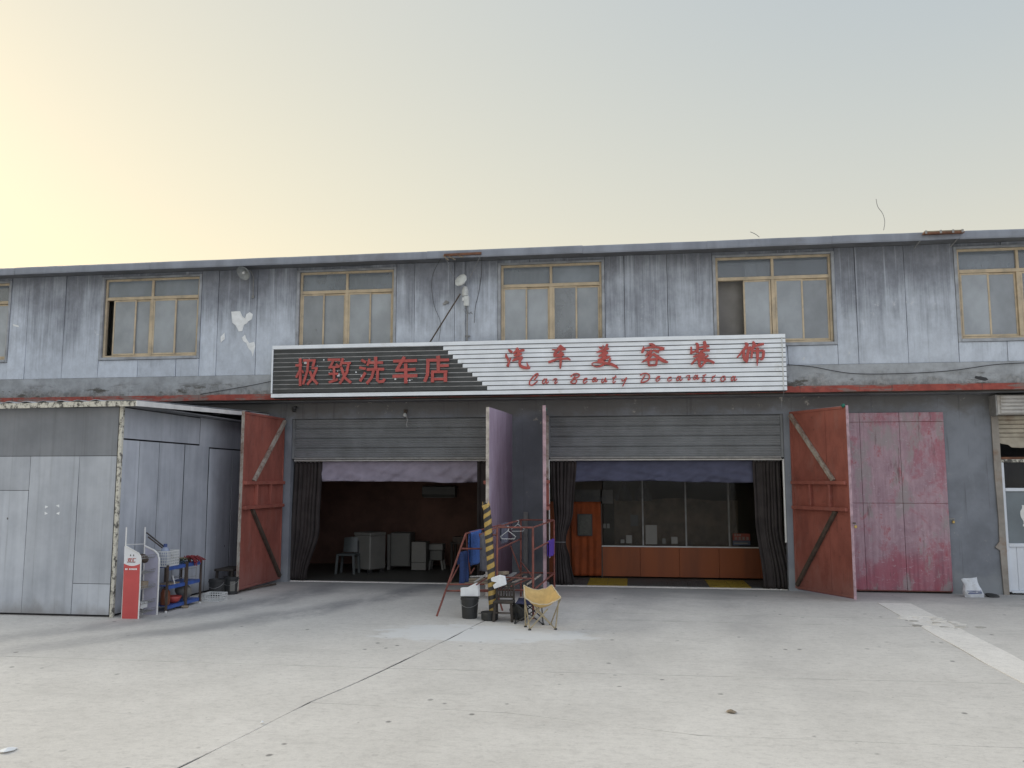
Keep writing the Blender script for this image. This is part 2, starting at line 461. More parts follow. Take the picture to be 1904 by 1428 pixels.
# purple sheet over old red doors
n = NT('purple_door'); X = n.xyz()
gr = n.noise((16, 16, 0.7), 5, 0.6); blot = n.noise((1.3, 1.3, 1.0), 6, 0.7, 0.8, off=(1, 0, 4)); blot2 = n.noise((2.6, 2.6, 1.8), 7, 0.72, 0.5, off=(6, 0, 1))
c = n.mix(n.step(n.add(n.mul(gr, 0.35), n.mul(blot2, 0.65)), 0.36, 0.64), (0.31, 0.195, 0.235), (0.45, 0.315, 0.355))
wear = n.step(n.add(n.m_('SUBTRACT', 1.15, X[2]), n.m_('MULTIPLY_ADD', blot, 3.0, -1.5)), 0.0, 0.8)
c = n.mix(n.mul(wear, 0.8), c, n.mix(n.step(gr, 0.35, 0.65), (0.24, 0.07, 0.10), (0.37, 0.135, 0.175)))
big = n.noise((1.0, 1.0, 0.75), 8, 0.72, 0.3, off=(14, 0, 2))
c = n.mix(n.mul(n.step(big, 0.50, 0.60), 0.62), c, (0.34, 0.085, 0.12))
red = n.mul(n.step(blot2, 0.54, 0.62), n.step(n.noise((14, 14, 2.0), 6, 0.75), 0.42, 0.60))
c = n.mix(n.mul(red, 0.7), c, (0.33, 0.05, 0.07))
gy = n.mul(n.step(n.noise((3.2, 3.2, 1.3), 7, 0.72, off=(9, 0, 3)), 0.51, 0.62), 0.85)
c = n.mix(gy, c, (0.31, 0.27, 0.275))
wr = n.noise((7, 7, 12), 4, 0.6, 2.2, off=(0, 5, 5))
c = n.mix(n.mul(n.step(wr, 0.60, 0.68), 0.4), c, (0.52, 0.42, 0.47))
dk = n.step(n.noise((10, 10, 1.2), 6, 0.7, off=(2, 2, 7)), 0.57, 0.68)
c = n.mix(n.mul(dk, 0.65), c, (0.14, 0.065, 0.075))
rot = n.mul(n.step(n.add(n.m_('SUBTRACT', 0.16, X[2]), n.m_('MULTIPLY_ADD', n.noise((2.2, 2.2, 6), 7, 0.75, off=(3, 1, 6)), 0.9, -0.52)), 0.0, 0.22), 0.75)
c = n.mix(rot, c, (0.045, 0.03, 0.03))
n.set('Base Color', c); n.set('Roughness', 0.6); n.bump(n.add(n.mul(wr, 0.8), gr), 0.5, 0.012)

n = NT('lavender_sheet'); X = n.xyz()
gr = n.noise((16, 16, 0.8), 5, 0.6); b2_ = n.noise((2.0, 2.0, 1.0), 7, 0.72, 0.5, off=(6, 3, 1))
c = n.mix(n.step(n.add(n.mul(gr, 0.4), n.mul(b2_, 0.6)), 0.36, 0.64), (0.36, 0.28, 0.37), (0.50, 0.42, 0.53))
lowr = n.step(n.add(n.m_('SUBTRACT', 1.5, X[2]), n.m_('MULTIPLY_ADD', b2_, 2.6, -1.3)), 0.0, 1.1)
c = n.mix(n.mul(lowr, 0.75), c, (0.20, 0.10, 0.14))
c = n.mix(n.mul(n.step(n.noise((22, 22, 2), 6, 0.75, off=(1, 1, 1)), 0.6, 0.68), 0.6), c, (0.15, 0.07, 0.09))
n.set('Base Color', c); n.set('Roughness', 0.6); n.bump(n.add(gr, b2_), 0.4, 0.012)

# red oxide inside of the door leaves
n = NT('red_oxide'); X = n.xyz()
mo = n.noise((3, 3, 1.6), 6, 0.66)
c = n.mix(n.step(mo, 0.3, 0.7), (0.23, 0.068, 0.050), (0.35, 0.108, 0.078))
c = n.mix(n.mul(n.step(n.add(n.m_('SUBTRACT', 0.9, X[2]), n.m_('MULTIPLY_ADD', mo, 1.8, -1.1)), 0.0, 0.8), 0.5), c, (0.22, 0.12, 0.11))
c = n.mix(n.mul(n.step(n.noise(11, 6, 0.75), 0.60, 0.68), 0.6), c, (0.10, 0.045, 0.035))
c = n.mix(n.mul(n.step(n.noise((2.2, 2.2, 1.0), 6, 0.7, off=(8, 8, 0)), 0.52, 0.68), 0.4), c, (0.30, 0.155, 0.13))
c = n.mix(n.mul(n.step(n.noise((20, 20, 1.2), 4, 0.6, off=(3, 3, 3)), 0.6, 0.72), 0.45), c, (0.13, 0.05, 0.04))
n.set('Base Color', c); n.set('Roughness', 0.7); n.bump(mo, 0.3, 0.012)

n = NT('worn_brace')
c = n.mix(n.step(n.noise((5, 5, 4), 8, 0.8), 0.38, 0.66), (0.40, 0.37, 0.32), (0.17, 0.10, 0.075))
n.set('Base Color', c); n.set('Roughness', 0.8)

# dusty window glass: grime over a clear reflecting pane
def glass(name, dust, col, rough=0.06, ior=1.5, var=0.1):
    n = NT(name)
    t = n.t.nodes.new('ShaderNodeBsdfTransparent'); t.inputs[0].default_value = (0.86, 0.87, 0.89, 1)
    d = n.t.nodes.new('ShaderNodeBsdfDiffuse')
    g = n.t.nodes.new('ShaderNodeBsdfGlossy'); g.inputs['Roughness'].default_value = rough
    fr = n.t.nodes.new('ShaderNodeFresnel'); fr.inputs[0].default_value = ior
    f = n.noise((2.2, 2.2, 1.6), 5, 0.6)
    n.t.links.new(n.mix(n.step(f, 0.3, 0.7), sc(col, 0.9), sc(col, 1.08)), d.inputs[0])
    m1 = n.t.nodes.new('ShaderNodeMixShader'); m2 = n.t.nodes.new('ShaderNodeMixShader')
    fac = n.m_('ADD', n.m_('MULTIPLY_ADD', n.rand(), var, dust-var/2), n.m_('MULTIPLY_ADD', f, 0.24, -0.12), clamp=True)
    n.t.links.new(fac, m1.inputs[0]); n.t.links.new(t.outputs[0], m1.inputs[1]); n.t.links.new(d.outputs[0], m1.inputs[2])
    n.t.links.new(fr.outputs[0], m2.inputs[0]); n.t.links.new(m1.outputs[0], m2.inputs[1]); n.t.links.new(g.outputs[0], m2.inputs[2])
    n.t.links.new(m2.outputs[0], n.out.inputs[0])
glass('dusty_glass', 0.54, (0.50, 0.545, 0.585), var=0.45)
glass('upper_glass', 0.45, (0.38, 0.44, 0.50), var=0.3)
glass('clear_glass', 0.09, (0.12, 0.11, 0.09), 0.06, 1.22)
glass('frosted_glass', 0.93, (0.17, 0.20, 0.22), 0.25)

simple('window_tan', (0.52, 0.425, 0.295), 0.5, 0.14, 5, dirt=(0.24, 0.21, 0.17), dirt_amt=0.5, bump=0.1)
simple('grey_trim', (0.33, 0.35, 0.38), 0.6, 0.2, 4, dirt=(0.17, 0.175, 0.18))
simple('fascia_grey', (0.23, 0.25, 0.295), 0.55, 0.2, 2, dirt=(0.15, 0.15, 0.16), streak=True)
simple('soffit', (0.15, 0.155, 0.165), 0.8, 0.2, 2)
simple('roof_sheet', (0.20, 0.21, 0.23), 0.6, 0.15, 2)
simple('dark_core', (0.05, 0.05, 0.055), 0.9, 0.2, 3)
simple('blind_pale', (0.55, 0.57, 0.56), 0.9, 0.08, 3)
simple('opening_fill', (0.25, 0.24, 0.23), 0.9, 0.1, 3)
simple('room_pale', (0.60, 0.60, 0.57), 0.9, 0.1, 2)
simple('joint_soil', (0.055, 0.05, 0.043), 0.95, 0.3, 9)
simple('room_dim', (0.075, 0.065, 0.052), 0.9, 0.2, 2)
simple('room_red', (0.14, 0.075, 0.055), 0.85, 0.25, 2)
simple('room_floor', (0.06, 0.058, 0.052), 0.5, 0.3, 2)
simple('shutter_grey', (0.185, 0.195, 0.205), 0.5, 0.14, 2.2, metal=0.0, dirt=(0.12, 0.122, 0.12), bump=0.05, streak=False, spec=0.4)
simple('white_paint', (0.70, 0.70, 0.68), 0.45, 0.08, 4, dirt=(0.42, 0.40, 0.36), dirt_amt=0.3)
simple('sign_white', (0.80, 0.84, 0.88), 0.38, 0.06, 3, dirt=(0.50, 0.49, 0.44), dirt_amt=0.1, perobj=0.06)
simple('sign_black', (0.042, 0.045, 0.046), 0.5, 0.25, 5, dirt=(0.10, 0.105, 0.10), dirt_amt=0.2, perobj=0.15)
simple('sign_lip', (0.45, 0.46, 0.47), 0.4, 0.25, 4)
simple('sign_red', (0.43, 0.085, 0.075), 0.6, 0.15, 6, dirt=(0.5, 0.18, 0.15), dirt_amt=0.3)
simple('curtain_brown', (0.040, 0.034, 0.033), 0.8, 0.25, 4, spec=0.25)
simple('valance_lavender', (0.30, 0.27, 0.335), 0.9, 0.12, 3)
simple('valance_navy', (0.08, 0.085, 0.135), 0.9, 0.15, 3)
simple('orange_cloth', (0.25, 0.052, 0.011), 0.85, 0.25, 3)
simple('brown_board', (0.25, 0.066, 0.018), 0.6, 0.2, 2.5, streak=True)
simple('rust', (0.16, 0.075, 0.045), 0.85, 0.35, 7, dirt=(0.09, 0.045, 0.03))
simple('rusty_red', (0.20, 0.066, 0.052), 0.75, 0.3, 9, dirt=(0.13, 0.085, 0.07), bump=0.15)
simple('bare_metal', (0.30, 0.30, 0.30), 0.45, 0.2, 8, metal=0.6)
simple('dull_steel', (0.26, 0.26, 0.255), 0.6, 0.2, 8)
simple('black_plastic', (0.030, 0.031, 0.032), 0.55, 0.25, 8, dirt=(0.11, 0.105, 0.10), dirt_amt=0.25)
simple('white_plastic', (0.62, 0.63, 0.62), 0.5, 0.08, 6, dirt=(0.38, 0.36, 0.32), dirt_amt=0.35)
simple('foam', (0.80, 0.82, 0.84), 0.9, 0.05, 14, bump=0.3)
simple('blue_towel', (0.055, 0.125, 0.36), 0.95, 0.18, 30, bump=0.4)
simple('dark_blue_towel', (0.035, 0.065, 0.18), 0.95, 0.18, 30, bump=0.4)
simple('purple_towel', (0.10, 0.045, 0.36), 0.95, 0.15, 30, bump=0.4)
simple('grey_cloth', (0.11, 0.115, 0.15), 0.95, 0.2, 14)
simple('camp_fabric', (0.60, 0.415, 0.17), 0.9, 0.12, 9, bump=0.25)
simple('navy_fabric', (0.030, 0.035, 0.085), 0.9, 0.2, 9)
simple('tan_metal', (0.36, 0.30, 0.19), 0.5, 0.15, 9)
simple('old_dark_wood', (0.050, 0.042, 0.036), 0.85, 0.4, 8, dirt=(0.17, 0.15, 0.13), dirt_amt=0.3, streak=True, bump=0.3)
simple('grey_wood', (0.27, 0.22, 0.16), 0.9, 0.3, 9, dirt=(0.14, 0.10, 0.07), bump=0.3)
simple('blue_steel', (0.045, 0.10, 0.33), 0.5, 0.2, 7, dirt=(0.12, 0.10, 0.09), dirt_amt=0.25)
simple('brown_steel', (0.075, 0.055, 0.042), 0.7, 0.3, 8)
simple('panel_red', (0.56, 0.085, 0.085), 0.42, 0.06, 4)
simple('panel_white', (0.74, 0.75, 0.78), 0.42, 0.03, 4)
simple('rack_lilac', (0.42, 0.42, 0.52), 0.5, 0.10, 4, dirt=(0.3, 0.29, 0.31))
simple('paper', (0.80, 0.82, 0.83), 0.9, 0.07, 9, dirt=(0.5, 0.5, 0.48))
simple('bag_white', (0.62, 0.65, 0.70), 0.6, 0.1, 12, dirt=(0.40, 0.40, 0.38), bump=0.4)
simple('print_blue', (0.055, 0.085, 0.22), 0.6, 0.1, 12)
simple('bottle_dark', (0.035, 0.038, 0.03), 0.25, 0.3, 4)
simple('poster_red', (0.22, 0.045, 0.03), 0.7, 0.2, 9)
simple('poster_blue', (0.06, 0.075, 0.11), 0.7, 0.2, 9)
simple('print_red', (0.40, 0.05, 0.035), 0.6, 0.1, 12)
simple('print_dark', (0.05, 0.05, 0.05), 0.7, 0.1, 12)
simple('leaf_green', (0.035, 0.075, 0.03), 0.8, 0.3, 20)
simple('mop_red', (0.20, 0.03, 0.035), 0.95, 0.3, 30)
simple('bowl_red', (0.36, 0.055, 0.045), 0.45, 0.1, 5)
simple('jar_amber', (0.17, 0.055, 0.025), 0.3, 0.2, 5)
simple('wire_black', (0.03, 0.03, 0.032), 0.6, 0.1, 5)
simple('wire_grey', (0.20, 0.205, 0.21), 0.6, 0.1, 5)
simple('wire_white', (0.62, 0.62, 0.60), 0.6, 0.1, 5)
simple('lamp_white', (0.55, 0.57, 0.56), 0.5, 0.15, 7, dirt=(0.3, 0.3, 0.29))
simple('appliance', (0.18, 0.176, 0.16), 0.5, 0.08, 4)
simple('appliance_shade', (0.11, 0.11, 0.10), 0.5, 0.08, 4)
simple('tile_yellow', (0.38, 0.27, 0.035), 0.6, 0.15, 6, dirt=(0.15, 0.12, 0.05))
simple('tile_dark', (0.085, 0.088, 0.085), 0.6, 0.2, 6)
simple('rust_slat', (0.40, 0.36, 0.29), 0.75, 0.22, 2.6, dirt=(0.20, 0.095, 0.045), dirt_amt=0.6)
simple('pale_slat', (0.46, 0.45, 0.43), 0.65, 0.15, 2.6, dirt=(0.27, 0.22, 0.17), dirt_amt=0.5)
simple('white_panel', (0.66, 0.70, 0.76), 0.4, 0.05, 3, dirt=(0.48, 0.47, 0.44), dirt_amt=0.15)
simple('flash_brown', (0.28, 0.255, 0.225), 0.6, 0.2, 3, dirt=(0.19, 0.085, 0.03), dirt_amt=0.4)
simple('brass', (0.50, 0.36, 0.13), 0.35, 0.1, 8, metal=0.8)
simple('rubble', (0.46, 0.44, 0.40), 0.95, 0.3, 11, dirt=(0.27, 0.20, 0.13), perobj=0.3, bump=0.4)
simple('green_rag', (0.03, 0.16, 0.12), 0.9, 0.2, 9)

# hazard tape wound round the post
n = NT('hazard_tape')
tc = n.t.nodes.new('ShaderNodeTexCoord').outputs['Object']
sp = n.t.nodes.new('ShaderNodeSeparateXYZ'); n.t.links.new(tc, sp.inputs[0])
an = n.m_('ARCTAN2', sp.outputs[1], n.m_('SUBTRACT', sp.outputs[0], n.m_('MULTIPLY', sp.outputs[2], -0.058)))
ph = n.m_('FRACT', n.add(n.m_('MULTIPLY', sp.outputs[2], 7.6), n.m_('MULTIPLY', an, -0.16), n.m_('MULTIPLY', n.noise(9, 3), 0.10), n.m_('MULTIPLY', n.noise((2, 2, 3), 2), 0.55)))
c = n.mix(n.step(n.noise(18, 5, 0.7), 0.3, 0.7), (0.36, 0.235, 0.055), (0.50, 0.34, 0.10))
c = n.mix(n.step(n.m_('ABSOLUTE', n.m_('SUBTRACT', ph, 0.5)), 0.24, 0.27), c, (0.035, 0.033, 0.032))
n.set('Base Color', c); n.set('Roughness', 0.55); n.bump(n.noise((10, 10, 16), 4), 0.5, 0.01)

# ================================================================== the yard
GROUND = MB().quad((-500,-500,-0.03),(500,-500,-0.03),(500,500,-0.03),(-500,500,-0.03)).build('ground', 'yard_concrete', origin=(0,0,0))
tag(GROUND, kind='structure')
MB().quad((-29.9,-23.9,-0.007),(29.9,-23.9,-0.007),(29.9,0.69,-0.007),(-29.9,0.69,-0.007)).build('joint_dirt', 'joint_soil', GROUND)
def xa(y): return -2.46 + (y+5.16)*0.156
def wob(x, y):
    v = mnoise.noise_vector(Vector((x*0.9, y*0.9, 3.3)))*0.022 + mnoise.noise_vector(Vector((x*5, y*5, 1.3)))*0.006
    return x + v.x, y + v.y
def on_long(a, b): return abs(a[0]-xa(a[1])) < 0.25 and abs(b[0]-xa(b[1])) < 0.25 and abs(a[1]-b[1]) > 0.5 and a[1] < -3
def slab(pts, gap=0.006, mat='yard_concrete', top=0.0, parent=GROUND, name='slab'):
    cx = sum(p[0] for p in pts)/len(pts); cy = sum(p[1] for p in pts)/len(pts)
    out = []
    m = len(pts)
    for i in range(m):
        a, b = pts[i], pts[(i+1) % m]
        # inward normal of this edge (polygons are counter-clockwise)
        ex, ey = b[0]-a[0], b[1]-a[1]; L = math.hypot(ex, ey); nx, ny = -ey/L, ex/L
        k = max(1, int(L/0.16)) if L < 14 else max(1, int(L/0.3))
        for j in range(k):
            t = j/k
            x, y = a[0]+ex*t, a[1]+ey*t
            g = (0.011 if on_long(a, b) else gap)*(0.75+0.9*mnoise.noise(Vector((x*1.7, y*1.7, 8))))
            if j == 0:   # corner: pull towards the centre along both edges
                p = pts[i-1]; fx, fy = a[0]-p[0], a[1]-p[1]; M = math.hypot(fx, fy)
                x += (nx - fy/M)*g; y += (ny + fx/M)*g
            else:
                x += nx*g; y += ny*g
            out.append(wob(x, y))
    mb = MB().prism([(x, y, -0.028) for x, y in out], (0, 0, 0.028+top))
    return mb.build(name, mat, parent)
def xa(y): return -2.46 + (y+5.16)*0.156
def xb(y): return 4.10 + (y+1)*0.024
def xc(y): return 4.64 + (y+1)*0.034
YB = 0.70
slab([(-30,-7.1),(xa(-7.1),-7.02),(xa(-3.36),-3.36),(-2.75,-2.66),(-2.75,YB),(-30,YB)], 0.004)
slab([(-2.75,-2.66),(xb(-2.62),-2.62),(xb(-0.95),-0.95),(12,-0.95),(30,-0.95),(30,YB),(-2.75,YB)], 0.007)
slab([(xa(-3.36),-3.36),(xb(-3.34),-3.34),(xb(-2.62),-2.62),(-2.75,-2.66)], 0.010)
slab([(xa(-7.02),-7.02),(xb(-6.8),-6.8),(xb(-3.34),-3.34),(xa(-3.36),-3.36)], 0.009)
slab([(xa(-9.0),-8.55),(-1.2,-8.62),(0.5,-9.08),(xb(-9.05),-9.05),(xb(-6.8),-6.8),(xa(-7.02),-7.02)], 0.0035)
slab([(xa(-24),-24),(xb(-24),-24),(xb(-9.05),-9.05),(0.5,-9.08),(-1.2,-8.62),(xa(-9.0),-8.55)], 0.004)
slab([(-30,-24),(xa(-24),-24),(xa(-9.0),-8.55),(xa(-7.1),-7.02),(-30,-7.1)], 0.0075)
slab([(xc(-3.1),-3.1),(30,-3.3),(30,-0.95),(xc(-0.95),-0.95)], 0.006)
slab([(xc(-7.3),-7.3),(30,-7.3),(30,-3.3),(xc(-3.1),-3.1)], 0.006)
slab([(xc(-24),-24),(30,-24),(30,-7.3),(xc(-7.3),-7.3)], 0.006)
slab([(xb(-2.35),-2.35),(xc(-2.35),-2.35),(xc(-0.95),-0.95),(xb(-0.95),-0.95)], 0.005, 'yard_repair', 0.004, name='repair_strip')
slab([(xb(-24),-24),(xc(-24),-24),(xc(-3.35),-3.35),(xb(-3.35),-3.35)], 0.005, 'yard_repair', 0.004, name='repair_strip')
MB().box(3.98, 5.2, -3.36, -2.34, -0.0065, -0.004).build('rubble_bed', 'yard_repair', GROUND)
# broken-up crossing of the two joints
random.seed(21)
rx0, rx1 = 4.0, 5.15
for i in range(11):
    for j in range(7):
        x = rx0 + (i+random.uniform(.1,.9))*0.105; y = -3.34 + (j+random.uniform(.1,.9))*0.142
        if x > xc(y)+0.05+0.5*random.random()*(1 if y < -2.7 else 0): continue
        k = random.randint(4, 6); r = random.uniform(0.06, 0.10)
        poly = [(x+math.cos(2*math.pi*a/k+random.uniform(-.3,.3))*r*random.uniform(.7,1.2), y+math.sin(2*math.pi*a/k+random.uniform(-.3,.3))*r*random.uniform(.7,1.2), -0.028) for a in range(k)]
        MB().prism(poly, (random.uniform(-.01,.01), random.uniform(-.01,.01), 0.028+random.uniform(-0.012, 0.007))).build('rubble_piece', 'rubble' if random.random() < .2 else 'yard_repair', GROUND)
# hairline cracks are open grooves between thin raised lips of spalled concrete: a few fallen chips beside the long joint
# ================================================================== the workshop building
B = thing('workshop_building', 'long grey two-storey workshop building with tan upper windows and open ground-floor bays', 'building', (0, 4, 0))
BX0, BX1 = -17.0, 11.0
ZP0, ZP1 = 4.26, 6.50
WIN = [(-15.6,-13.50), (-11.23,-9.05), (-6.82,-4.80), (-2.58,-0.56), (1.645,3.80), (6.06,8.20)]
WZ0, WZ1, WTR = 4.69, 6.40, 5.975
# --- shell
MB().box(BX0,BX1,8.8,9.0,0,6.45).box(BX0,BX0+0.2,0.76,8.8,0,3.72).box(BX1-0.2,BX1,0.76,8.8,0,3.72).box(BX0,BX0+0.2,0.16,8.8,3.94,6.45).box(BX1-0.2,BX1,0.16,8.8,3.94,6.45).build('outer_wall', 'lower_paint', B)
MB().box(BX0,BX1,0.0,8.8,3.725,3.93).build('floor_slab', 'room_dim', B)
mb = MB(); mb.box(BX0,BX1,-0.45,9.3,6.535,6.60)
mb.build('roof', 'roof_sheet', B)
MB().box(BX0,BX1,-0.46,0.30,6.505,6.533).build('soffit', 'soffit', B)
MB().box(BX0+0.2,BX1-0.2,0.31,8.79,6.41,6.5).build('ceiling', 'room_pale', B)
MB().box(BX0+0.2,BX1-0.2,2.0,2.1,3.94,6.40).build('partition_wall', 'room_pale', B)
# --- eaves fascia in lengths, the top edge rolled
xs = [BX0,-13.0,-9.9,-6.9,-4.0,-0.9,1.45,3.72,5.95,8.4,BX1]
for i in range(len(xs)-1):
    a, b = xs[i]+0.002, xs[i+1]-0.002
    dz = random.uniform(-0.006, 0.006); dy = random.uniform(-0.004, 0.004)
    prof = [(-0.455,6.455),(-0.50,6.45),(-0.508,6.48),(-0.50,6.57),(-0.485,6.598),(-0.455,6.612)]
    ns = 14
    def fn(u, v):
        y, z = prof[int(round(v*5))]; x = lerp(a, b, u)
        w = 0.010*mnoise.noise(Vector((x*0.9, 4, 0))) + 0.004*mnoise.noise(Vector((x*4.5, 1, 0)))
        return (x, y+dy+0.6*w, z+dz+w)
    MB().grid(fn, ns, 5).build('fascia', 'fascia_grey', B, fixn=False)
# --- concrete band and red edge
MB().box(BX0,BX1,-0.03,0.16,3.853,4.252).build('concrete_band', 'band_concrete', B)
mb = MB()
K = 140
for i in range(K):      # chipped lower edge: the strip's bottom wanders a little
    a = lerp(BX0, BX1, i/K); b = lerp(BX0, BX1, (i+1)/K)
    za = 3.735 + 0.012*mnoise.noise(Vector((a*1.3, 0, 0))); zb = 3.735 + 0.012*mnoise.noise(Vector((b*1.3, 0, 0)))
    n0 = len(mb.v)
    mb.v += [Vector(p) for p in ((a,-0.055,za),(b,-0.055,zb),(b,-0.055,3.852),(a,-0.055,3.852),(a,0.16,za),(b,0.16,zb),(b,0.16,3.852),(a,0.16,3.852))]
    mb.f += [(n0,n0+1,n0+2,n0+3),(n0+3,n0+2,n0+6,n0+7),(n0,n0+4,n0+5,n0+1)]
mb.build('edge_strip', 'red_edge', B, fixn=False)
MB().box(BX0,BX1,0.161,0.60,3.70,3.722).build('overhang_soffit', 'soffit', B)
# --- sheet cladding: seams measured along the lower edge of the sheets
seam_px = [-260,-170,-90,14,45,114,184,255,326,368,401,474,547,620,690,737,769,844,865,922,985,1050,1126,1163,1244,1326,1400,1466,1555,1598,1691,1782,1876,1970,2040]
SX = [BX0] + [round(at(p, 690, 0).x, 3) for p in seam_px] + [BX1]
SX = sorted(s for s in SX if BX0 <= s <= BX1)
for w0, w1 in WIN:          # seams that fall beside a window meet its surround
    SX = [w0-0.06 if abs(q-(w0-0.06)) < 0.13 else w1+0.06 if abs(q-(w1+0.06)) < 0.13 else q for q in SX]
SX = sorted(set(SX))
def sheet(x0, x1, z0, z1, nm='wall_sheet'):
    g = 0.005
    x0 += g; x1 -= g
    if x1 - x0 < 0.012 or z1 - z0 < 0.03: return
    t = random.uniform(-0.006, 0.006); t2 = random.uniform(-0.006, 0.006)
    cx, cz = (x0+x1)/2, (z0+z1)/2
    nu, nv = 4, 6 if z1-z0 > 1 else 2
    amp = random.uniform(-0.010, 0.008)
    def fn(u, v):
        x = lerp(x0, x1, u); z = lerp(z0, z1, v)
        y = t*(u-.5)*2 + t2*(v-.5)*2 + amp*math.sin(math.pi*u)*math.sin(math.pi*v) + 0.004*mnoise.noise(Vector((x*2, z*2, 1)))
        x += 0.004*mnoise.noise(Vector((x0*3, z*1.5, 5))) if u in (0, 1) else 0
        return (x, y, z)
    mb = MB().grid(fn, nu, nv, flip=False)
    # turned-back edges
    def edge(ps):
        for a, b in zip(ps, ps[1:]):
            mb.quad(a, b, (b[0], 0.036, b[2]), (a[0], 0.036, a[2]))
    edge([fn(0, j/nv) for j in range(nv+1)]); edge([fn(1, j/nv) for j in range(nv+1)][::-1])
    edge([fn(i/nu, 0) for i in range(nu+1)][::-1]); edge([fn(i/nu, 1) for i in range(nu+1)])
    mb.build(nm, 'upper_sheet', B, fixn=False)
core = MB()
cuts = [BX0]
for a, b in WIN: cuts += [a, b]
cuts.append(BX1)
for i in range(0, len(cuts), 2): core.box(cuts[i], cuts[i+1], 0.04, 0.155, 4.253, 6.50)
for a, b in WIN: core.box(a, b, 0.04, 0.155, 4.253, WZ0); core.box(a, b, 0.04, 0.155, WZ1, 6.50)
core.build('wall_core', 'dark_core', B)
for i in range(len(SX)-1):
    a, b = SX[i], SX[i+1]
    segs = [(a, b)]
    for w0, w1 in WIN:
        w0e, w1e = w0-0.06, w1+0.06
        if b <= w0e or a >= w1e: continue
        segs = []
        if a < w0e - 0.001: segs.append((a, w0e))
        if b > w1e + 0.001: segs.append((w1e, b))
        ia, ib = max(a, w0e), min(b, w1e)
        sheet(ia, ib, ZP0, WZ0-0.065)
        sheet(ia, ib, WZ1+0.045, ZP1)
    for s0, s1 in segs: sheet(s0, s1, ZP0, ZP1)

# --- sliding windows
def window(x0, x1, opening=None, lean=0):
    z0, z1, zt = WZ0, WZ1, WTR
    cx = (x0+x1)/2 + lean
    fw = 0.045
    f = MB()
    f.box(x0, x0+fw, 0.045, 0.125, z0, z1).box(x1-fw, x1, 0.045, 0.125, z0, z1)
    f.box(x0+fw, x1-fw, 0.045, 0.125, z1-fw, z1).box(x0+fw, x1-fw, 0.045, 0.125, z0, z0+fw)
    f.box(x0+fw, x1-fw, 0.040, 0.125, zt-0.035, zt+0.03)
    f.box(cx-0.035, cx+0.035, 0.042, 0.125, z0+fw, zt-0.035).box(cx-0.025, cx+0.025, 0.045, 0.12, zt+0.03, z1-fw)
    w = f.build('window', 'window_tan', B, bevel=0.004)
    # sheet-metal surround
    t = MB(); tw = 0.058
    t.box(x0-tw, x0-0.001, -0.018, 0.12, z0-tw, z1+0.04).box(x1+0.001, x1+tw, -0.018, 0.12, z0-tw, z1+0.04)
    t.box(x0-0.001, x1+0.001, -0.016, 0.12, z1+0.001, z1+0.04).box(x0-0.001, x1+0.001, -0.03, 0.12, z0-tw, z0-0.001)
    t.build('window_surround', 'grey_trim', w, bevel=0.004)
    for a, b in ((x0+fw, cx-0.025), (cx+0.025, x1-fw)):
        MB().box(a, b, 0.08, 0.086, zt+0.03, z1-fw).build('pane', 'upper_glass', w)
    zb, zc = z0+fw+0.004, zt-0.04
    k = 0
    for side, (a, b) in enumerate(((x0+fw+0.002, cx-0.037), (cx+0.037, x1-fw-0.002))):
        mid = (a+b)/2
        for q in range(2):
            s0, s1 = ((a, mid+0.02), (mid-0.02, b))[q]
            if opening and opening.get(k) is not None:
                d = opening[k]; s0 += d; s1 += d
            y = 0.058 if (q == 0) else 0.090
            m = MB(); e = 0.032
            m.box(s0, s0+e, y-0.012, y+0.012, zb, zc).box(s1-e, s1, y-0.012, y+0.012, zb, zc)
            m.box(s0+e, s1-e, y-0.012, y+0.012, zc-e, zc).box(s0+e, s1-e, y-0.012, y+0.012, zb, zb+e*1.2)
            m.build('sash', 'window_tan', w, bevel=0.003)
            MB().box(s0+e, s1-e, y-0.003, y+0.003, zb+e*1.2, zc-e).build('pane', 'dusty_glass', w)
            k += 1
    return w
OPEN = [None, {0: 0.16}, None, None, {0: 0.47}, None]
for (a, b), op in zip(WIN, OPEN): window(a, b, op)
for wi, (f0, f1, zb_) in ((1, (0.52, 0.98, 4.75)), (2, (0.05, 0.30, 4.75)), (2, (0.55, 0.95, 5.2)), (3, (0.02, 0.46, 4.75)), (4, (0.27, 0.48, 4.75)), (5, (0.05, 0.5, 4.9)), (3, (0.70, 0.98, 4.75))):
    a, b = WIN[wi]; x0_, x1_ = lerp(a, b, f0), lerp(a, b, f1)
    MB().grid(lambda u, v: (lerp(x0_, x1_, u), 0.22 + 0.018*math.sin(u*(x1_-x0_)*38), lerp(6.30, zb_, v)), 48, 4).build('window_blind_or_fill', 'blind_pale', B, smooth=True, fixn=False)
a, b = WIN[4]  # grey sheet added behind the open sash to lighten its dark opening
MB().grid(lambda u, v: (lerp(a, lerp(a, b, 0.27), u), 0.30 + 0.02*math.sin(u*7), lerp(6.30, 4.7, v)), 10, 3).build('window_blind_or_fill', 'opening_fill', B, smooth=True, fixn=False)
# things seen dimly in the upper rooms: door frames in the partition, a ceiling beam
for x in (-10.4, -5.9, -1.35, 3.1, 7.2):
    MB().box(x-0.45, x-0.37, 1.93, 1.99, 3.94, 5.95).box(x+0.37, x+0.45, 1.93, 1.99, 3.94, 5.95).box(x-0.37, x+0.37, 1.93, 1.99, 5.87, 5.95).build('door_frame', 'dull_steel', B)
    MB().box(x-0.365, x+0.365, 1.94, 1.98, 3.94, 5.86).build('door', 'appliance_shade', B)

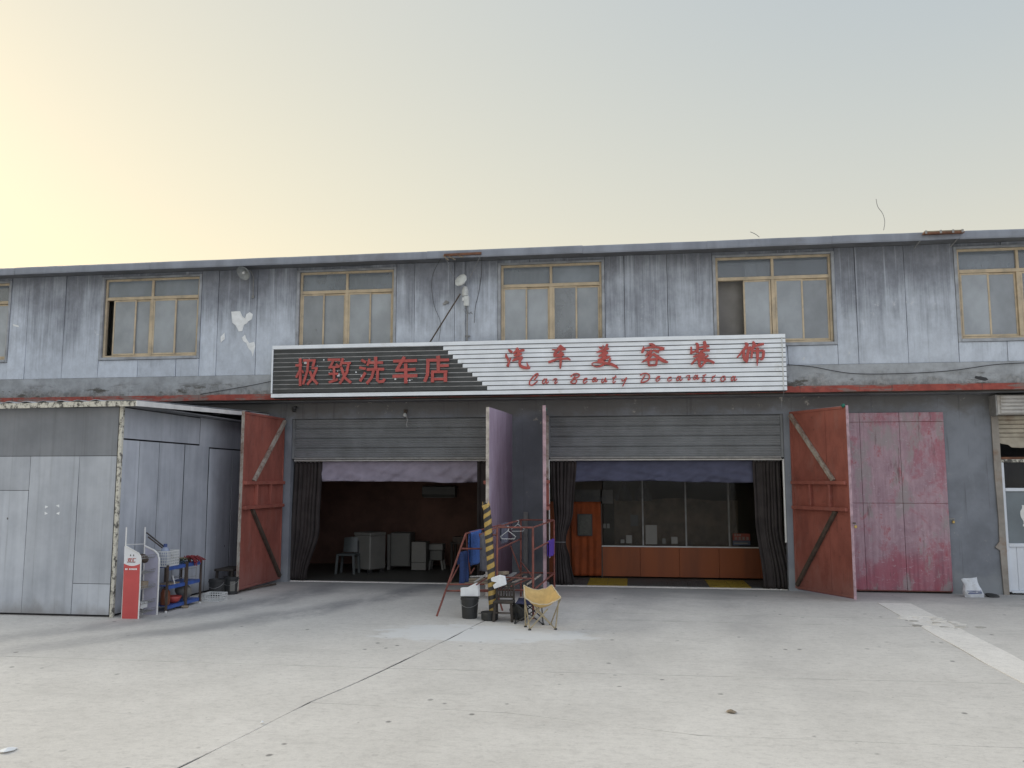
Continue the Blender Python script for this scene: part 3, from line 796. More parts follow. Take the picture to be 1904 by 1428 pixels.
# --- ground-floor wall with its openings
G1 = (-7.11, -2.50); G2 = (-1.70, 2.90); PD = (3.62, 5.82); SH = (6.70, 9.60)
ZT = 3.37
mb = MB()
for a, b in ((BX0, G1[0]), (G1[1], G2[0]), (G2[1], PD[0]), (PD[1], SH[0]), (SH[1], BX1)): mb.box(a, b, 0.5, 0.75, 0, 3.70)
for a, b in (G1, G2, PD): mb.box(a, b, 0.5, 0.75, ZT, 3.70)
mb.box(SH[0], SH[1], 0.5, 0.75, 3.66, 3.70)
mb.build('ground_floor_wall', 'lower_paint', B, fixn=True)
# rooms behind the bays
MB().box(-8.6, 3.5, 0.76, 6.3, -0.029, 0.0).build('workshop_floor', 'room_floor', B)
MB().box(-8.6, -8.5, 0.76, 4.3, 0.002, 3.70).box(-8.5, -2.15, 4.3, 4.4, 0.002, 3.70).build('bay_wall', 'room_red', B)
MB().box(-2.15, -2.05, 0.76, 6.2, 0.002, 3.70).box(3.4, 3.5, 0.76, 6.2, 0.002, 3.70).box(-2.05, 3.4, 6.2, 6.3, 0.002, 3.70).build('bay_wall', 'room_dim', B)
MB().box(-8.5, -2.15, 4.26, 4.298, 1.52, 1.60).build('wall_rail', 'room_red', B)
# --- partly lowered roller shutters, one child per slat band
def shutter(x0, x1, ztop, zbot, bands, y=0.555):
    root = MB().box(x0, x0+0.05, y-0.02, y+0.07, zbot, ztop).box(x1-0.05, x1, y-0.02, y+0.07, zbot, ztop).build('roller_shutter', 'shutter_grey', B, bevel=0.004)
    h = (ztop - zbot - 0.03)/bands
    for k in range(bands):
        zb = zbot + 0.03 + k*h
        prof = [(0.012,0.0),(-0.016,0.004),(-0.018,0.016),(0.004,0.024)]
        for r in range(3):
            z = 0.045 + r*(h-0.055)/3; p = (h-0.055)/3
            prof += [(0.004, z), (-0.007, z+p*0.25), (-0.007, z+p*0.6), (0.004, z+p*0.85)]
        prof += [(0.012, h-0.003)]
        mb = MB()
        for (ya, za), (yb, zb2) in zip(prof, prof[1:]):
            mb.quad((x0+0.052, y+ya, zb+za), (x1-0.052, y+ya, zb+za), (x1-0.052, y+yb, zb+zb2), (x0+0.052, y+yb, zb+zb2))
        mb.build('slat', 'shutter_grey', root, fixn=False)
    MB().box(x0+0.052, x1-0.052, y-0.02, y+0.03, zbot-0.012, zbot+0.028).build('bottom_bar', 'dull_steel', root, bevel=0.004)
shutter(G1[0], G1[1], ZT, 2.53, 4)
shutter(G2[0], G2[1], ZT, 2.53, 4)
# white curtain rails and edge strips in the bays
MB().tube([(G1[0]+0.03, 0.60, 2.497), (G1[1]-0.03, 0.60, 2.497)], 0.014, 8).build('curtain_rail', 'white_paint', B)
MB().tube([(G2[0]+0.03, 0.60, 2.497), (G2[1]-0.03, 0.60, 2.497)], 0.017, 8).build('curtain_rail', 'white_paint', B)
MB().box(G2[0]+0.002, G2[0]+0.035, 0.53, 0.58, 0.55, 2.50).build('edge_trim', 'white_paint', B, bevel=0.004)
MB().box(G2[1]-0.035, G2[1]-0.002, 0.53, 0.58, 0.9, 2.50).build('edge_trim', 'white_paint', B, bevel=0.004)
# thresholds: worn pale lip along each bay
for a, b in (G1, G2):
    MB().box(a+0.01, b-0.01, 0.60, 0.72, -0.02, 0.012).jitter(0.006).build('threshold', 'yard_repair', B)

# --- door leaves (steel frame, red oxide inside, purple sheet outside)
def leaf(hx, hy, ox, oy, z0, z1, inner, detail=True, edge='worn_brace', outer='purple_door'):
    """inner: +1 if the inside faces to the right of the direction hinge->free edge"""
    H = Vector((hx, hy, 0)); d = Vector((ox-hx, oy-hy, 0)); L = d.length; d.normalize()
    nrm = Vector((d.y, -d.x, 0))*inner
    def P(s, z, q): return H + d*s + nrm*q + Vector((0, 0, z))
    def plank(mb, s0, s1, za, zb, q0, q1):
        c = P((s0+s1)/2, (za+zb)/2, (q0+q1)/2)
        return mb.obox(c, d*(s1-s0)/2, nrm*(q1-q0)/2, Vector((0,0,(zb-za)/2)))
    t = 0.022
    fr = MB()
    for s0, s1, za, zb in ((0,0.045,z0,z1),(L-0.045,L,z0,z1),(0.045,L-0.045,z1-0.045,z1),(0.045,L-0.045,z0,z0+0.045)):
        plank(fr, s0, s1, za, zb, -t, t)
    part = fr.build('door_leaf', 'red_oxide', B, bevel=0.004)
    zm0, zm1 = z0+(z1-z0)*0.455, z0+(z1-z0)*0.595
    sp = L*0.64
    for za, zb in ((z0+0.046, zm0-0.004), (zm0, zm1), (zm1+0.004, z1-0.046)):
        for s0, s1 in ((0.046, sp-0.003), (sp+0.003, L-0.046)):
            plank(MB(), s0, s1, za, zb, -0.002, 0.008).build('inner_board', 'red_oxide', part)
    cut = [0.0, L*0.34, L*0.72, L]
    for a, b in zip(cut, cut[1:]):
        plank(MB(), a+0.002, b-0.002, z0-0.02, z1+0.01, -t-0.012, -t-0.001).build('outer_sheet', outer, part, bevel=0.003)
    if detail:
        for z in (zm0, zm1):
            plank(MB(), 0.046, L-0.046, z-0.035, z+0.03, 0.009, 0.085).build('rail', 'red_oxide', part, bevel=0.005)
        for s in (L*0.36, L*0.70):
            plank(MB(), s-0.025, s+0.025, zm0+0.032, zm1-0.032, 0.009, 0.075).build('stile', 'red_oxide', part, bevel=0.005)
        MB().bar(P(0.05, z1-0.06, 0.04), P(L*0.76, zm1+0.035, 0.04), 0.075, 0.06, up=nrm).build('brace', 'worn_brace', part, bevel=0.005)
        MB().bar(P(0.07, z0+0.06, 0.04), P(L*0.78, zm0-0.035, 0.04), 0.07, 0.06, up=nrm).build('brace', 'brown_steel', part, bevel=0.005)
    eb = MB(); plank(eb, L+0.001, L+0.012, z0-0.02, z1+0.01, -t-0.012, t+0.004)
    eb.build('edge_strip', edge, part, bevel=0.003)
    for z in (z0+0.35, (z0+z1)/2, z1-0.35):
        MB().tube([P(-0.012, z-0.06, -0.01), P(-0.012, z+0.06, -0.01)], 0.016, 8).build('hinge', 'brown_steel', part)
    return part, P, L
simple('edge_pink', (0.42, 0.29, 0.32), 0.8, 0.25, 7, dirt=(0.2, 0.1, 0.09))
simple('edge_cream', (0.45, 0.41, 0.37), 0.8, 0.3, 7, dirt=(0.2, 0.12, 0.10))
LF1, P1, L1 = leaf(-7.26, 0.44, -7.27, -1.42, 0.07, 3.38, -1, edge='worn_brace')
LF2, P2, L2 = leaf(-2.44, 0.44, -2.60, -1.40, 0.07, 3.40, 1, edge='edge_cream', outer='lavender_sheet')
LF3, P3, L3 = leaf(-1.74, 0.44, -1.565, -1.38, 0.07, 3.42, -1, edge='edge_pink')
LF4, P4, L4 = leaf(3.02, 0.44, 3.76, -0.86, 0.06, 3.40, 1, edge='edge_pink')
# closed purple door on the right: four sheets tall-and-wide over a frame
pd = MB().box(PD[0]+0.004, PD[1]-0.004, 0.475, 0.52, 0.03, 3.36).build('purple_door', 'red_oxide', B)
xs = [PD[0], 4.30, 5.02, PD[1]]
for za, zb in ((0.05, 1.655), (1.662, 3.19), (3.197, 3.37)):
    for i in range(3):
        o = random.uniform(0, 0.006)
        MB().box(xs[i]+0.003, xs[i+1]-0.003, 0.452-o, 0.472, za, zb).build('sheet', 'purple_door', pd, bevel=0.003)
def padlock(x, y, z, label):
    r = thing('padlock', label, 'padlock', (x, y, z))
    MB().box(x-0.022, x+0.022, y-0.012, y+0.012, z, z+0.05).build('body', 'brass', r, bevel=0.005)
    MB().tube([(x+0.014*math.cos(t), y, z+0.048+0.03*math.sin(t)) for t in [math.pi*k/8 for k in range(9)]], 0.004, 6).build('shackle', 'bare_metal', r)
padlock(5.90, 0.475, 1.29, 'small padlock at the right edge of the closed purple door')
MB().box(5.79, 5.93, 0.487, 0.499, 1.355, 1.385).build('hasp', 'dull_steel', B)
padlock(3.815, -0.90, 1.26, 'small brass padlock hanging on the free edge of the open red door leaf')
MB().box(3.77, 3.82, -0.905, -0.893, 1.335, 1.36).build('hasp', 'brown_steel', B)

# --- neighbouring shop on the right: roller box, torn shutter, white glazed door
X0 = SH[0]
bx = MB().box(X0-0.02, SH[1], 0.20, 0.495, 3.30, 3.655).build('roller_box', 'pale_slat', B, bevel=0.01)
for k in range(5):
    z = 3.31 + k*0.068
    MB().box(X0+0.03, SH[1]-0.02, 0.175, 0.199, z+0.004, z+0.060).build('slat', 'pale_slat', bx, bevel=0.012)
MB().box(X0-0.045, X0-0.022, 0.19, 0.499, 3.28, 3.66).build('end_plate', 'dull_steel', bx)
rs = MB().box(X0+0.06, SH[1], 0.56, 0.60, 3.22, 3.30).build('torn_shutter', 'rust_slat', B)
for k in range(7):
    z = 2.72 + k*0.083
    if k >= 2:
        MB().box(X0+0.06, SH[1], 0.545, 0.575, z+0.003, z+0.079).build('slat', 'rust_slat', rs, bevel=0.014)
poly = [(X0+0.07,2.885),(X0+0.07,2.80),(X0+0.16,2.77),(X0+0.27,2.75),(X0+0.33,2.70),(X0+0.5,2.69),(X0+0.8,2.71),(X0+1.4,2.68),(X0+2.8,2.72),(X0+2.8,2.885)]
MB().prism([(x, 0.55, z) for x, z in poly], (0, 0.012, 0)).build('torn_slat', 'rust_slat', rs)
# frame
DX = X0 + 0.10
fr = MB()
fr.box(DX, DX+0.05, 0.50, 0.57, 0.05, 2.42)
fr.box(DX+0.05, SH[1], 0.495, 0.57, 1.885, 1.945).box(DX+0.05, SH[1], 0.495, 0.57, 0.865, 0.93).box(DX+0.05, SH[1], 0.495, 0.57, 0.03, 0.075)
sf = fr.build('shop_front', 'white_panel', B, bevel=0.006)
MB().box(DX, SH[1], 0.49, 0.57, 2.422, 2.475).build('head_rail', 'flaked_trim', sf, bevel=0.004)
MB().box(DX, SH[1], 0.49, 0.60, 2.478, 2.52).build('timber_lintel', 'rust', sf)
MB().box(DX+0.05, SH[1], 0.53, 0.536, 1.945, 2.42).build('pane', 'clear_glass', sf)
MB().box(DX+0.05, SH[1], 0.53, 0.536, 0.93, 1.885).build('pane', 'frosted_glass', sf)
for k in range(12):
    x = DX+0.052+k*0.135
    MB().box(x, x+0.131, 0.525, 0.545, 0.076, 0.864).build('panel_board', 'white_panel', sf, bevel=0.004)
# small lettering printed on the head rail and sill strip, too small to read
random.seed(5)
mb = MB()
for x, z in ((DX+0.42, 2.447), (DX+0.06, 2.447), (DX+0.40, 0.052)):
    for k in range(7):
        w = random.uniform(0.012, 0.022); xx = x + k*0.032
        mb.box(xx, xx+w, 0.4885 if z > 1 else 0.4935, 0.4915, z-0.010, z+0.010)
mb.build('small_print', 'print_dark', sf)
# white vase sticker on the frosted pane
vz = [(0.0,1.44),(0.028,1.44),(0.028,1.47),(0.012,1.49),(0.016,1.54),(0.05,1.60),(0.062,1.66),(0.058,1.72),(0.03,1.76),(0.02,1.80),(0.026,1.83),(0,1.83)]
vx = at(1905, 985, 0.52).x + 0.01
MB().prism([(vx-a, 0.526, z-0.20) for a, z in vz] + [(vx+a, 0.526, z-0.20) for a, z in vz[::-1]][1:-1], (0, 0.003, 0)).build('vase_sticker', 'white_paint', sf)
# bent flashing strip at its left jamb
pl = [(X0-0.03,3.28),(X0-0.03,2.2),(X0-0.012,1.4),(X0-0.02,0.96),(X0-0.10,0.86),(X0-0.02,0.80),(X0+0.0,0.0),(X0+0.095,0.0),(X0+0.095,3.28)]
MB().prism([(x, 0.47, z) for x, z in pl], (0, 0.025, 0)).build('jamb_flashing', 'flash_brown', sf)
MB().box(SH[0], SH[1], 2.2, 2.3, 0.0, 3.70).build('back_wall', 'dark_core', B)
MB().box(SH[0]-0.1, SH[0], 0.76, 2.2, 0.0, 3.70).build('side_wall', 'dark_core', B)

# ================================================================== the shed on the left
SY = -4.2; SXR = -7.95; SXL = -15.0
SHD = thing('shed', 'grey sheet-metal lean-to shed with a flaked white roof edge left of the bays', 'shed', (-11, -2, 0))
MB().box(SXL, SXR-0.06, SY+0.06, SY+0.10, 0.0, 3.22).box(SXR-0.10, SXR-0.06, SY+0.10, 0.48, 0.0, 3.26).box(SXL, SXL+0.05, SY+0.10, 0.48, 0, 3.2).build('frame_wall', 'dark_core', SHD)
def shed_sheet_front(x0, x1, z0, z1, mat='shed_sheet'):
    g = 0.004
    am = random.uniform(-0.012, 0.006)
    def fn(u, v): return (lerp(x0+g, x1-g, u), SY + am*math.sin(math.pi*u)*math.sin(math.pi*v) + 0.006*mnoise.noise(Vector((x0+u*2, v*2, 0))), lerp(z0+g, z1-g, v))
    MB().grid(fn, 4, 6).build('wall_sheet', mat, SHD, solid=0.006)
def shed_sheet_side(y0, y1, z0, z1):
    g = 0.011
    am = random.uniform(-0.012, 0.016); tw = random.uniform(-0.006, 0.006)
    def fn(u, v): return (SXR + am*math.sin(math.pi*u)*(0.3+0.7*math.sin(math.pi*v)) + tw*(u-.5) + 0.006*mnoise.noise(Vector((y0+u*2, v*2, 7))), lerp(y0+g, y1-g, u), lerp(z0+g, z1-g, v))
    MB().grid(fn, 4, 6).build('wall_sheet', 'shed_sheet', SHD, solid=0.006)
zf = 2.47
fx = [SXL, -13.6, -12.4, -11.2, at(-60,1000,SY).x, at(48,1000,SY).x, at(140,1000,SY).x, SXR-0.055]
shed_sheet_front(SXL, -11.0, zf, 3.2, 'shed_sheet_shade_grime'); shed_sheet_front(-11.0, SXR-0.055, zf, 3.24, 'shed_sheet_shade_grime')
for a, b in zip(fx, fx[1:]):
    if b == fx[5]:
        shed_sheet_front(a, b, 0.03, 1.93); shed_sheet_front(a, b, 1.93, zf)
    elif b == fx[7]:
        shed_sheet_front(a, b, 0.03, 0.50); shed_sheet_front(a, b, 0.50, zf)
    else: shed_sheet_front(a, b, 0.03, zf)
# side wall: seams
def side_y(px):     # depth of a seam on the side wall plane X = SXR
    d = _ray(px, 960); return CAM.y + d.y*((SXR-CAM.x)/d.x)
sy = [SY+0.05] + [side_y(p) for p in (253, 290, 338, 384, 428)] + [0.48]
shed_sheet_side(SY+0.05, side_y(365), 2.74, 3.24); shed_sheet_side(side_y(365), 0.48, 2.70, 3.30)
for a, b in zip(sy, sy[1:]): shed_sheet_side(a, b, 0.03, 2.735 if a < side_y(365) else 2.695)
# corner post and roof
MB().box(SXR-0.035, SXR+0.02, SY-0.025, SY+0.035, 0.0, 3.27).jitter(0.006, 3).build('corner_post', 'flaked_trim', SHD, bevel=0.006)
# corrugated roof: rises towards the building
RX0, RX1 = SXL-0.2, -7.62
def roof_z(x, y): return lerp(3.33, 3.50, (y+4.35)/4.8) + 0.016*math.sin(x*2*math.pi/0.30)*(1 if x < -8.15 else 0) - 0.022*max(0, min(1, (-8.3-x)/2.5))
MB().grid(lambda u, v: (lerp(RX0, RX1, u), lerp(-4.36, 0.46, v), roof_z(lerp(RX0, RX1, u), lerp(-4.36, 0.46, v))), 180, 6).build('roof', 'grey_trim', SHD, solid=0.008, smooth=True)
mb = MB()
for k in range(46):
    a = lerp(RX0, RX1, k/46); b = lerp(RX0, RX1, (k+1)/46)
    za = roof_z(-8.1, -4.36) - 0.022*max(0, min(1, (-8.3-a)/2.5)); zb = roof_z(-8.1, -4.36) - 0.022*max(0, min(1, (-8.3-b)/2.5))
    n0 = len(mb.v)
    mb.v += [Vector(p) for p in ((a,-4.375,za-0.095),(b,-4.375,zb-0.095),(b,-4.375,zb-0.014),(a,-4.375,za-0.014),(a,-4.35,za-0.095),(b,-4.35,zb-0.095),(b,-4.35,zb-0.014),(a,-4.35,za-0.014))]
    mb.f += [(n0,n0+1,n0+2,n0+3),(n0+3,n0+2,n0+6,n0+7),(n0,n0+4,n0+5,n0+1),(n0+5,n0+4,n0+7,n0+6)]
mb.build('front_trim', 'flaked_trim', SHD, fixn=False)
MB().prism([(RX1, -4.376, 3.235), (RX1, 0.45, 3.405), (RX1, 0.45, 3.475), (RX1, -4.376, 3.318)], (0.02, 0, 0)).build('side_trim', 'white_paint', SHD)
MB().box(SXL, RX1-0.03, -4.34, 0.44, 3.245, 3.262).build('roof_lining', 'soffit', SHD)
# four torn corners of a poster left on the shed front
for k, (px, py) in enumerate(((84, 940), (110, 938), (83, 957), (110, 957))):
    p = at(px, py, SY-0.012); s = 0.045
    pts = [(0,0),(s*1.1,0.012),(s*0.9,0.03),(s*0.35,0.034),(s*0.3,s*0.9),(-0.004,s)]
    fx_, fz_ = (1, -1) if k == 0 else (-1, -1) if k == 1 else (1, 1) if k == 2 else (-1, 1)
    MB().prism([(p.x + a*fx_, p.y, p.z + b*fz_) for a, b in pts], (0, 0.003, 0)).build('poster_corner', 'paper', SHD)

# ================================================================== shop sign
SYF = -0.30                         # front of the sign
sx0, sx1, sz0, sz1 = -7.245, 2.858, 3.745, 4.822
SG = thing('shop_sign', 'long slatted shop sign, black left part and white right part, with red Chinese characters', 'sign', ((sx0+sx1)/2, SYF, sz0))
MB().box(sx0, sx1, SYF+0.045, -0.04, sz0, sz1).build('backing', 'dark_core', SG)
NR = 12
ph = (sz1-sz0)/NR
split0 = at(823.7, 645, SYF).x; splitk = (at(905.4, 720, SYF).x - split0)/9
for k in range(NR):
    zt_ = sz1 - k*ph; zb_ = zt_ - ph
    def slat(a, b, mat, tilt=0.010):
        # pressed strip: leans out at the bottom, with a turned lip
        n0 = random.uniform(-0.003, 0.003)
        nu = max(2, int((b-a)/0.5))
        def fn(u, v):
            x = lerp(a, b, u); w_ = 0.004*mnoise.noise(Vector((x*0.7, k*2.1, 0)))
            pts = [(0.030, zb_+0.007), (0.0, zb_+0.008), (0.0+0.002, zb_+0.012), (0.008, zt_-0.008), (0.030, zt_-0.006)]
            y, z = pts[int(round(v*4))]
            return (x, SYF + y + n0 + w_*0.6, z + w_)
        MB().grid(fn, nu, 4).build('slat', mat, SG, fixn=False)
    if 1 <= k <= 10:
        xs_ = split0 + splitk*(k-1)
        slat(sx0+0.035, xs_-0.004, 'sign_black'); slat(xs_+0.004, sx1, 'sign_white')
        MB().box(sx0+0.04, xs_-0.01, SYF+0.012, SYF+0.03, zt_-0.006, zt_+0.007).build('lip', 'sign_lip', SG)
    else:
        slat(sx0, sx1, 'sign_white')
MB().box(sx0-0.004, sx0+0.028, SYF-0.006, -0.04, sz0+ph, sz1-ph).build('end_cap', 'sign_white', SG, bevel=0.004)
MB().box(sx1-0.075, sx1-0.055, SYF-0.010, SYF-0.004, sz0+0.02, sz1-0.07).build('cable_strip', 'white_plastic', SG)
MB().tube([(lerp(sx0+0.05, sx1-0.1, i/60), SYF-0.010-0.004*math.sin(i*1.7), sz1-ph-0.004+0.012*mnoise.noise(Vector((i*0.31, 2, 0)))) for i in range(61)], 0.004, 5).build('cable', 'wire_grey', SG)
# --- lettering: each character is cut-out strokes standing off the slats
def ribbon(mb, pts, y_front, thick, smooth):
    """pts: (x, z, halfwidth) on the sign plane"""
    if smooth and len(pts) > 2:
        P = [pts[0]] + list(pts) + [pts[-1]]; out = []
        for i in range(1, len(P)-2):
            for q in range(4):
                t = q/4
                out.append(tuple(0.5*((2*P[i][c]) + (-P[i-1][c]+P[i+1][c])*t + (2*P[i-1][c]-5*P[i][c]+4*P[i+1][c]-P[i+2][c])*t*t + (-P[i-1][c]+3*P[i][c]-3*P[i+1][c]+P[i+2][c])*t**3) for c in range(3)))
        out.append(pts[-1]); pts = out
    m = len(pts); Ls = []; Rs = []
    for i in range(m):
        a = pts[max(i-1, 0)]; b = pts[min(i+1, m-1)]; c = pts[i]
        dx, dz = b[0]-a[0], b[1]-a[1]; L = math.hypot(dx, dz) or 1
        nx, nz = -dz/L, dx/L
        k = 1.0
        if 0 < i < m-1:
            e0 = Vector((c[0]-a[0], c[1]-a[1])); e1 = Vector((b[0]-c[0], b[1]-c[1]))
            if e0.length > 1e-6 and e1.length > 1e-6:
                cs = max(0.45, math.cos(e0.angle(e1)/2)); k = 1/cs if not smooth else 1.0
        w = c[2]*k
        y = y_front + 0.0012*i/m
        Ls.append(Vector((c[0]+nx*w, y, c[1]+nz*w))); Rs.append(Vector((c[0]-nx*w, y, c[1]-nz*w)))
    n0 = len(mb.v); back = Vector((0, thick, 0))
    for i in range(m): mb.v += [Ls[i], Rs[i], Ls[i]+back, Rs[i]+back]
    for i in range(m-1):
        a = n0+4*i; b = a+4
        mb.f += [(a, a+1, b+1, b), (a+2, b+2, b+3, a+3), (a, b, b+2, a+2), (a+1, a+3, b+3, b+1)]
    e = n0+4*(m-1)
    mb.f += [(n0, n0+2, n0+3, n0+1), (e, e+1, e+3, e+2)]
def glyph(strokes, ox, oy, s, smooth, name, mat='sign_red', wk=1.0):
    mb = MB(); zref = 0
    for si, st in enumerate(strokes):
        pts = []
        if len(st[0]) == 2:
            w = st[-1]; src = [(x, y, w) for x, y in st[:-1]]
        else: src = st
        for x, y, w in src:
            p = at(ox + x/s, oy + y/s, SYF-0.02)
            pts.append((p.x, p.z, wk*w/s/2/93.0))
        ribbon(mb, pts, SYF-0.030-0.0022*(si % 6)-0.0006*(si//6), 0.022, smooth)
    mb.build(name, mat, SG, fixn=True)
A = (540, 655, 11.9); B_ = (690, 650, 11.9)
def sh(st, dx, dy): return [tuple((p[0]+dx, p[1]+dy) for p in k[:-1]) + (k[-1],) for k in st]
glyph([((218,135),(218,745),62), ((115,292),(258,286),56), ((212,400),(128,560),50), ((262,400),(292,462),36), ((285,182),(560,180),56),
       ((536,200),(498,322),56), ((470,352),(606,352),44), ((585,360),(500,560),(372,716),56), ((396,200),(378,410),(282,712),54), ((432,420),(500,590),(606,704),58)], *A, False, 'character')
glyph([((828,166),(1104,166),56), ((950,190),(884,325),50), ((846,338),(1092,318),48), ((1014,262),(1088,330),44), ((852,482),(1062,478),50), ((970,352),(970,626),54), ((850,668),(1052,598),54),
       ((1166,132),(1106,316),54), ((1120,240),(1340,236),54), ((1288,250),(1250,450),(1092,694),58), ((1128,330),(1205,560),(1344,676),58)], *A, False, 'character')
glyph([((1570,170),(1672,226),60), ((1525,338),(1668,368),56), ((1664,450),(1542,644),60), ((1756,148),(1706,300),50), ((1744,232),(2052,230),58), ((1890,100),(1890,384),72),
       ((1690,382),(2075,374),62), ((1842,410),(1800,560),(1688,694),62), ((1932,400),(1925,620),(1965,652),(2050,646),(2090,585),60)], *A, False, 'character')
glyph([((490,257),(1015,242),64), ((742,160),(560,470),72), ((540,462),(985,436),62), ((478,592),(1026,576),72), ((770,310),(770,748),74)], *B_, False, 'character')
glyph([((1480,138),(1490,208),88), ((1222,238),(1726,228),62), ((1262,270),(1250,560),(1186,712),72), ((1490,262),(1490,482),72), ((1528,360),(1722,354),60), ((1362,500),(1362,726),68),
       ((1330,492),(1690,488),56), ((1646,520),(1646,716),76), ((1398,654),(1606,650),56)], *B_, False, 'character')
C_ = (930, 635, 12.693); D_ = (1080, 630, 10.578); E_ = (1260, 625, 10.578)
glyph([[(185,182,10),(235,225,66),(288,258,44)], [(136,282,20),(150,360,58),(186,420,46),(168,472,12)], [(262,368,16),(212,490,42),(170,592,66)], [(392,148,50),(404,205,74),(312,285,36)],
       [(400,262,50),(500,215,62),(576,204,44)], [(326,346,36),(420,312,80),(512,296,40)], [(288,462,36),(400,402,72),(534,376,56)], [(530,372,50),(474,440,58),(462,530,58),(502,590,66),(600,620,66),(706,628,34)], [(696,622,50),(650,560,38),(630,478,8)]], *C_, True, 'character')
glyph([[(1222,184,18),(1330,198,40),(1430,190,56),(1546,176,44)], [(1422,78,26),(1412,140,80),(1342,220,58),(1288,300,70),(1292,366,40)], [(1430,108,50),(1500,160,46)], [(1280,352,46),(1392,322,80),(1512,310,44)], [(1402,256,50),(1482,292,62)],
       [(1138,488,52),(1200,476,56),(1350,416,48),(1500,410,44),(1602,404,50),(1658,442,24)], [(1430,230,46),(1430,450,58),(1420,600,42),(1420,648,10)]], *C_, True, 'character')
glyph([[(348,152,12),(402,190,40)], [(442,118,10),(420,192,34)], [(522,100,36),(500,170,56),(450,232,46)], [(308,266,16),(430,232,52),(558,190,24)], [(470,200,52),(460,300,96),(448,404,60)], [(344,348,26),(450,304,70),(538,268,34)], [(336,432,56),(460,390,60),(578,345,34)],
       [(584,380,34),(560,450,44),(538,484,30)], [(330,440,54),(470,470,48),(400,530,36),(300,550,24),(216,500,18),(270,464,18),(400,470,36)], [(466,480,46),(600,502,54),(700,552,44),(738,584,14)]], *D_, True, 'character')
glyph([[(1338,98,16),(1400,112,56),(1454,162,70)], [(1236,145,8),(1230,210,54),(1198,278,34)], [(1258,186,26),(1400,166,38),(1560,172,38),(1642,196,50)], [(1640,196,44),(1546,216,44)], [(1288,238,12),(1334,274,38)], [(1402,228,54),(1302,310,44),(1278,348,20)], [(1420,220,28),(1484,242,44),(1542,252,60)],
       [(1402,290,54),(1320,390,54),(1196,464,14)], [(1420,290,44),(1560,390,62),(1640,440,62),(1718,462,22)], [(1322,416,46),(1342,534,40)], [(1332,412,40),(1502,398,44)], [(1500,400,44),(1480,518,40)], [(1340,526,36),(1492,516,32)]], *D_, True, 'character')
glyph([[(348,140,16),(392,172,54),(386,334,46)], [(264,208,28),(270,290,38),(264,352,46)], [(264,332,38),(402,272,32)], [(520,98,52),(540,180,62),(530,284,54)], [(420,226,26),(540,202,38),(624,200,34)], [(440,302,32),(540,282,46),(632,280,44)], [(420,334,36),(502,312,44)], [(308,406,36),(420,372,46),(542,360,44)],
       [(532,352,50),(440,422,62),(366,454,42),(268,556,34)], [(604,378,36),(560,410,38),(480,432,36)], [(420,432,60),(430,580,46),(472,602,36)], [(470,596,36),(540,510,38),(594,458,36)], [(440,462,44),(560,472,54),(650,492,46),(722,532,44)]], *E_, True, 'character')
glyph([[(1318,138,26),(1370,166,54),(1290,280,46),(1168,424,22)], [(1330,242,34),(1442,210,32)], [(1412,220,44),(1382,330,54),(1352,490,60),(1340,514,22)], [(1302,280,36),(1300,400,54),(1332,492,50)], [(1478,104,36),(1502,180,62),(1442,292,50)], [(1480,212,44),(1600,172,46),(1694,154,44)],
       [(1460,292,34),(1560,288,38),(1692,280,44)], [(1692,280,44),(1682,400,50),(1650,462,30),(1598,420,10)], [(1570,226,54),(1570,400,50),(1565,584,10)], [(1464,300,44),(1448,438,36)]], *E_, True, 'character')
Fo = (970, 690, 8.6545); Go = (1170, 685, 8.6545)
def let(o, *lines, w=15): glyph([[(x, y, w) for x, y in ln] for ln in lines], *o, True, 'letter')
aa = [(62,16),(30,8),(2,52),(10,84),(40,66),(72,2),(60,62),(72,80),(102,48)]
ee = [(2,50),(52,14),(60,0),(22,8),(0,56),(20,80),(68,46)]
def mv(l, x, y, k=1.0): return [(x+a*k, y+b*k) for a, b in l]
let(Fo, [(200,146),(262,62),(244,40),(182,92),(128,172),(130,216),(170,226),(210,200),(256,160)], w=20)
let(Fo, mv(aa, 334, 118)); let(Fo, [(502,152),(530,124),(566,130),(530,186),(546,198),(578,170)])
let(Fo, [(788,92),(830,52),(890,40),(932,62),(900,100),(826,118),(884,146),(862,196),(802,192),(790,168),(830,150)], [(862,70),(800,180)], w=18)
let(Fo, mv(ee, 990, 115)); let(Fo, mv(aa, 1138, 102, 0.85)); let(Fo, [(1302,122),(1288,172),(1312,182),(1354,108),(1346,174),(1378,152)], w=17)
let(Fo, [(1516,68),(1470,160),(1480,190),(1512,160)], [(1456,112),(1528,96)]); let(Fo, [(1612,130),(1628,162),(1690,104),(1656,180),(1624,244)], w=17)
let(Go, [(178,112),(220,84),(290,84),(326,130),(300,192),(212,226),(186,216)], [(256,108),(190,214)], w=20)
let(Go, mv(ee, 430, 128)); let(Go, [(682,142),(640,146),(618,186),(640,206),(686,176)]); let(Go, mv(aa, 760, 120, 0.95)); let(Go, [(914,132),(940,116),(976,118),(946,170),(958,186),(986,160)])
let(Go, mv(aa, 1036, 102, 0.92)); let(Go, [(1230,92),(1186,170),(1200,190),(1226,176)], [(1180,118),(1240,100)], [(1168,214),(1200,206),(1226,212)]); let(Go, [(1390,104),(1330,176),(1336,208),(1384,186)], [(1330,136),(1376,124)])
let(Go, [(1540,124),(1500,130),(1472,180),(1496,208),(1536,180),(1540,130),(1546,190)]); let(Go, mv(aa, 1640, 122, 0.92))
